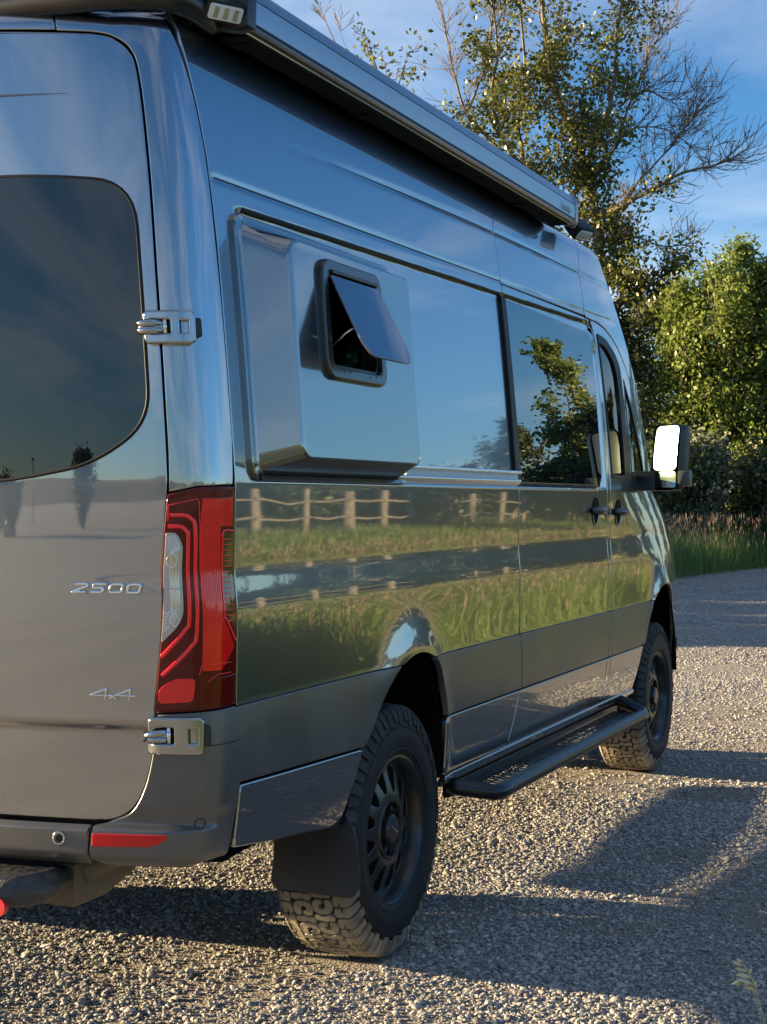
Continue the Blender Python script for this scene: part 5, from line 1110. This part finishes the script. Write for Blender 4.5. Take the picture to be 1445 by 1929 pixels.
grass('meadow','',scat(near,16000,5),.25,.70,.014,[gm_mead,gm_seed],.14,6,6,.3,.10)
grass('meadow','',scat(mead,16000,7),.20,.45,.03,[gm_mead,gm_seed],.04,8,5,.3,.2)
V=[];ng=24
poly=[(-60,-7.5),(-5,-4.6),(2,-3.6),(8,-3.45),(60,-4.2),(400,-10),(400,-400),(-60,-400)]
def sheet(nm,poly,z,m):
    bm=bmesh.new(); vs=[bm.verts.new((p[0],p[1],z)) for p in poly]; bm.faces.new(vs); bmesh.ops.recalc_face_normals(bm,faces=bm.faces); me=bpy.data.meshes.new(nm); bm.to_mesh(me); bm.free()
    me.materials.append(m); o=link(nm,me)
    if me.polygons[0].normal.z<0: me.flip_normals()
    o['kind']='structure'; return o
m_turf=mat('turf',(.07,.10,.03),.95); vary(m_turf,(.045,.075,.018),(.13,.17,.04),.6,8,bump=.8,bscale=12,bdist=.05)
sheet('meadow_ground',poly,.024,m_turf)
sheet('verge_ground',[(2,5.2),(10,5.0),(20,4.3),(25.5,3.65),(28.5,3.3),(31.5,2.85),(35.,1.0),(38,-1.1),(46,-2.9),(400,-8),(400,300),(2,300)],.024,m_turf)
# ---- low hills, a lamp post and a tree behind the camera (mirrored in the rear doors)
V=[];F=[];na=60
for i in range(na):
    a=R_(120+150*i/(na-1)); h=9+5*math.sin(i*.33+.6)+2.5*math.sin(i*.9); 
    for (d,z) in ((260,-.5),(300,h*.55),(360,h),(430,h*.8)): V.append((d*math.cos(a),d*math.sin(a),z))
for i in range(na-1):
    for k in range(3): F.append((i*4+k,(i+1)*4+k,(i+1)*4+k+1,i*4+k+1))
hm=mat('dry_hillside',(.10,.09,.05),.95); vary(hm,(.06,.06,.03),(.16,.14,.08),.02,8); o=mesh_obj('hills',V,F,hm,smooth=True); o['kind']='structure'
def rm(px,u,d):
    an=math.pi+math.atan(.24*u); av=YAW-math.atan((px-722.5)/2900); a=2*an-av+math.pi; return (d*math.cos(a),d*math.sin(a)-1.,0.)
b2=rm(165,.66,62); t=blob_tree(95,b2,4.6,1.9,.1,44,14,.03,3,.9); t.build('meadow_tree','small round tree behind the camera, mirrored in the rear door window','tree',b2,lm_dark,.22)
b2=rm(60,.5,48); t=blob_tree(96,(b2[0]-6,b2[1]+5,0),2.0,2.4,.06,40,14,.0,4,.6); t.build('meadow_shrub','low wide shrub behind the camera, mirrored in the rear window','shrub',(b2[0]-6,b2[1]+5,0),lm_dark,.22)
b2=rm(77,.52,80); lp=thing('street_lamp','thin street lamp far behind the camera, mirrored in the rear window','street lamp',b2)
b=MB(); b.tube([(0,0,0),(0,0,4.5)],.06,8); b.build('pole',m_black,lp,smooth=True); b=MB(); b.box((-.5,-.12,4.5),(.25,.12,4.62)); b.build('lamp_head',m_black,lp,bevel=.02)
# ---- grass stalk at the corner of the frame
gs=thing('grass_stalk','single pale grass stalk with a loose seed head leaning in at the lower right corner','grass stalk',(0,0,0))
stm=mat('dry_grass_stalk',(.50,.46,.26),.6); spk=mat('grass_spikelet',(.62,.56,.34),.6); vary(spk,(.50,.47,.24),(.72,.64,.42),40,3)
dz=3.98
def sp(px,py,k=0): return Vector(at(px,py,dz+k))
st1=curve([(1452,1990),(1444,1935),(1432,1890),(1424,1862),(1414,1838),(1403,1820),(1391,1809)],4)
gs.location=(sp(1452,2003).x,sp(1452,2003).y,0)
def loc(v): return (v.x-gs.location.x,v.y-gs.location.y,v.z)
b=MB(); P=[sp(*p) for p in st1]; P=[Vector((P[0].x,P[0].y,-.01))]+P; b.tube([loc(p) for p in P],[.0022]*4+[.0017]*(len(P)-4),6); b.build('stem',stm,gs,smooth=True)
b=MB(); P=[sp(*p) for p in curve([(1440,1990),(1436,1930),(1428,1890),(1419,1869)],4)]; P=[Vector((P[0].x,P[0].y,-.01))]+P; b.tube([loc(p) for p in P],.0011,6); b.build('stem',stm,gs,smooth=True)
for (a,c) in (((1403,1822),(1381,1813)),((1400,1818),(1390,1808)),((1409,1832),(1386,1825)),((1414,1842),(1392,1835)),((1416,1845),(1387,1837)),((1413,1852),(1391,1846)),((1404,1846),(1377,1857)),((1419,1853),(1400,1858)),((1421,1857),(1395,1848)),((1426,1868),(1404,1862)),((1400,1849),(1388,1858)),((1422,1860),(1414,1860)),((1415,1836),(1415,1826)),((1427,1866),(1424,1850)),((1430,1875),(1414,1861))):
    A=sp(*a); C_=sp(*c,k=rnd.uniform(-.02,.02)); b=MB(); b.tube([loc(A.lerp(C_,t_)) for t_ in (0,.25,.55,.85,1)],[.0010,.0036,.0052,.0032,.0008],6); b.build('spikelet',spk,gs,smooth=True)
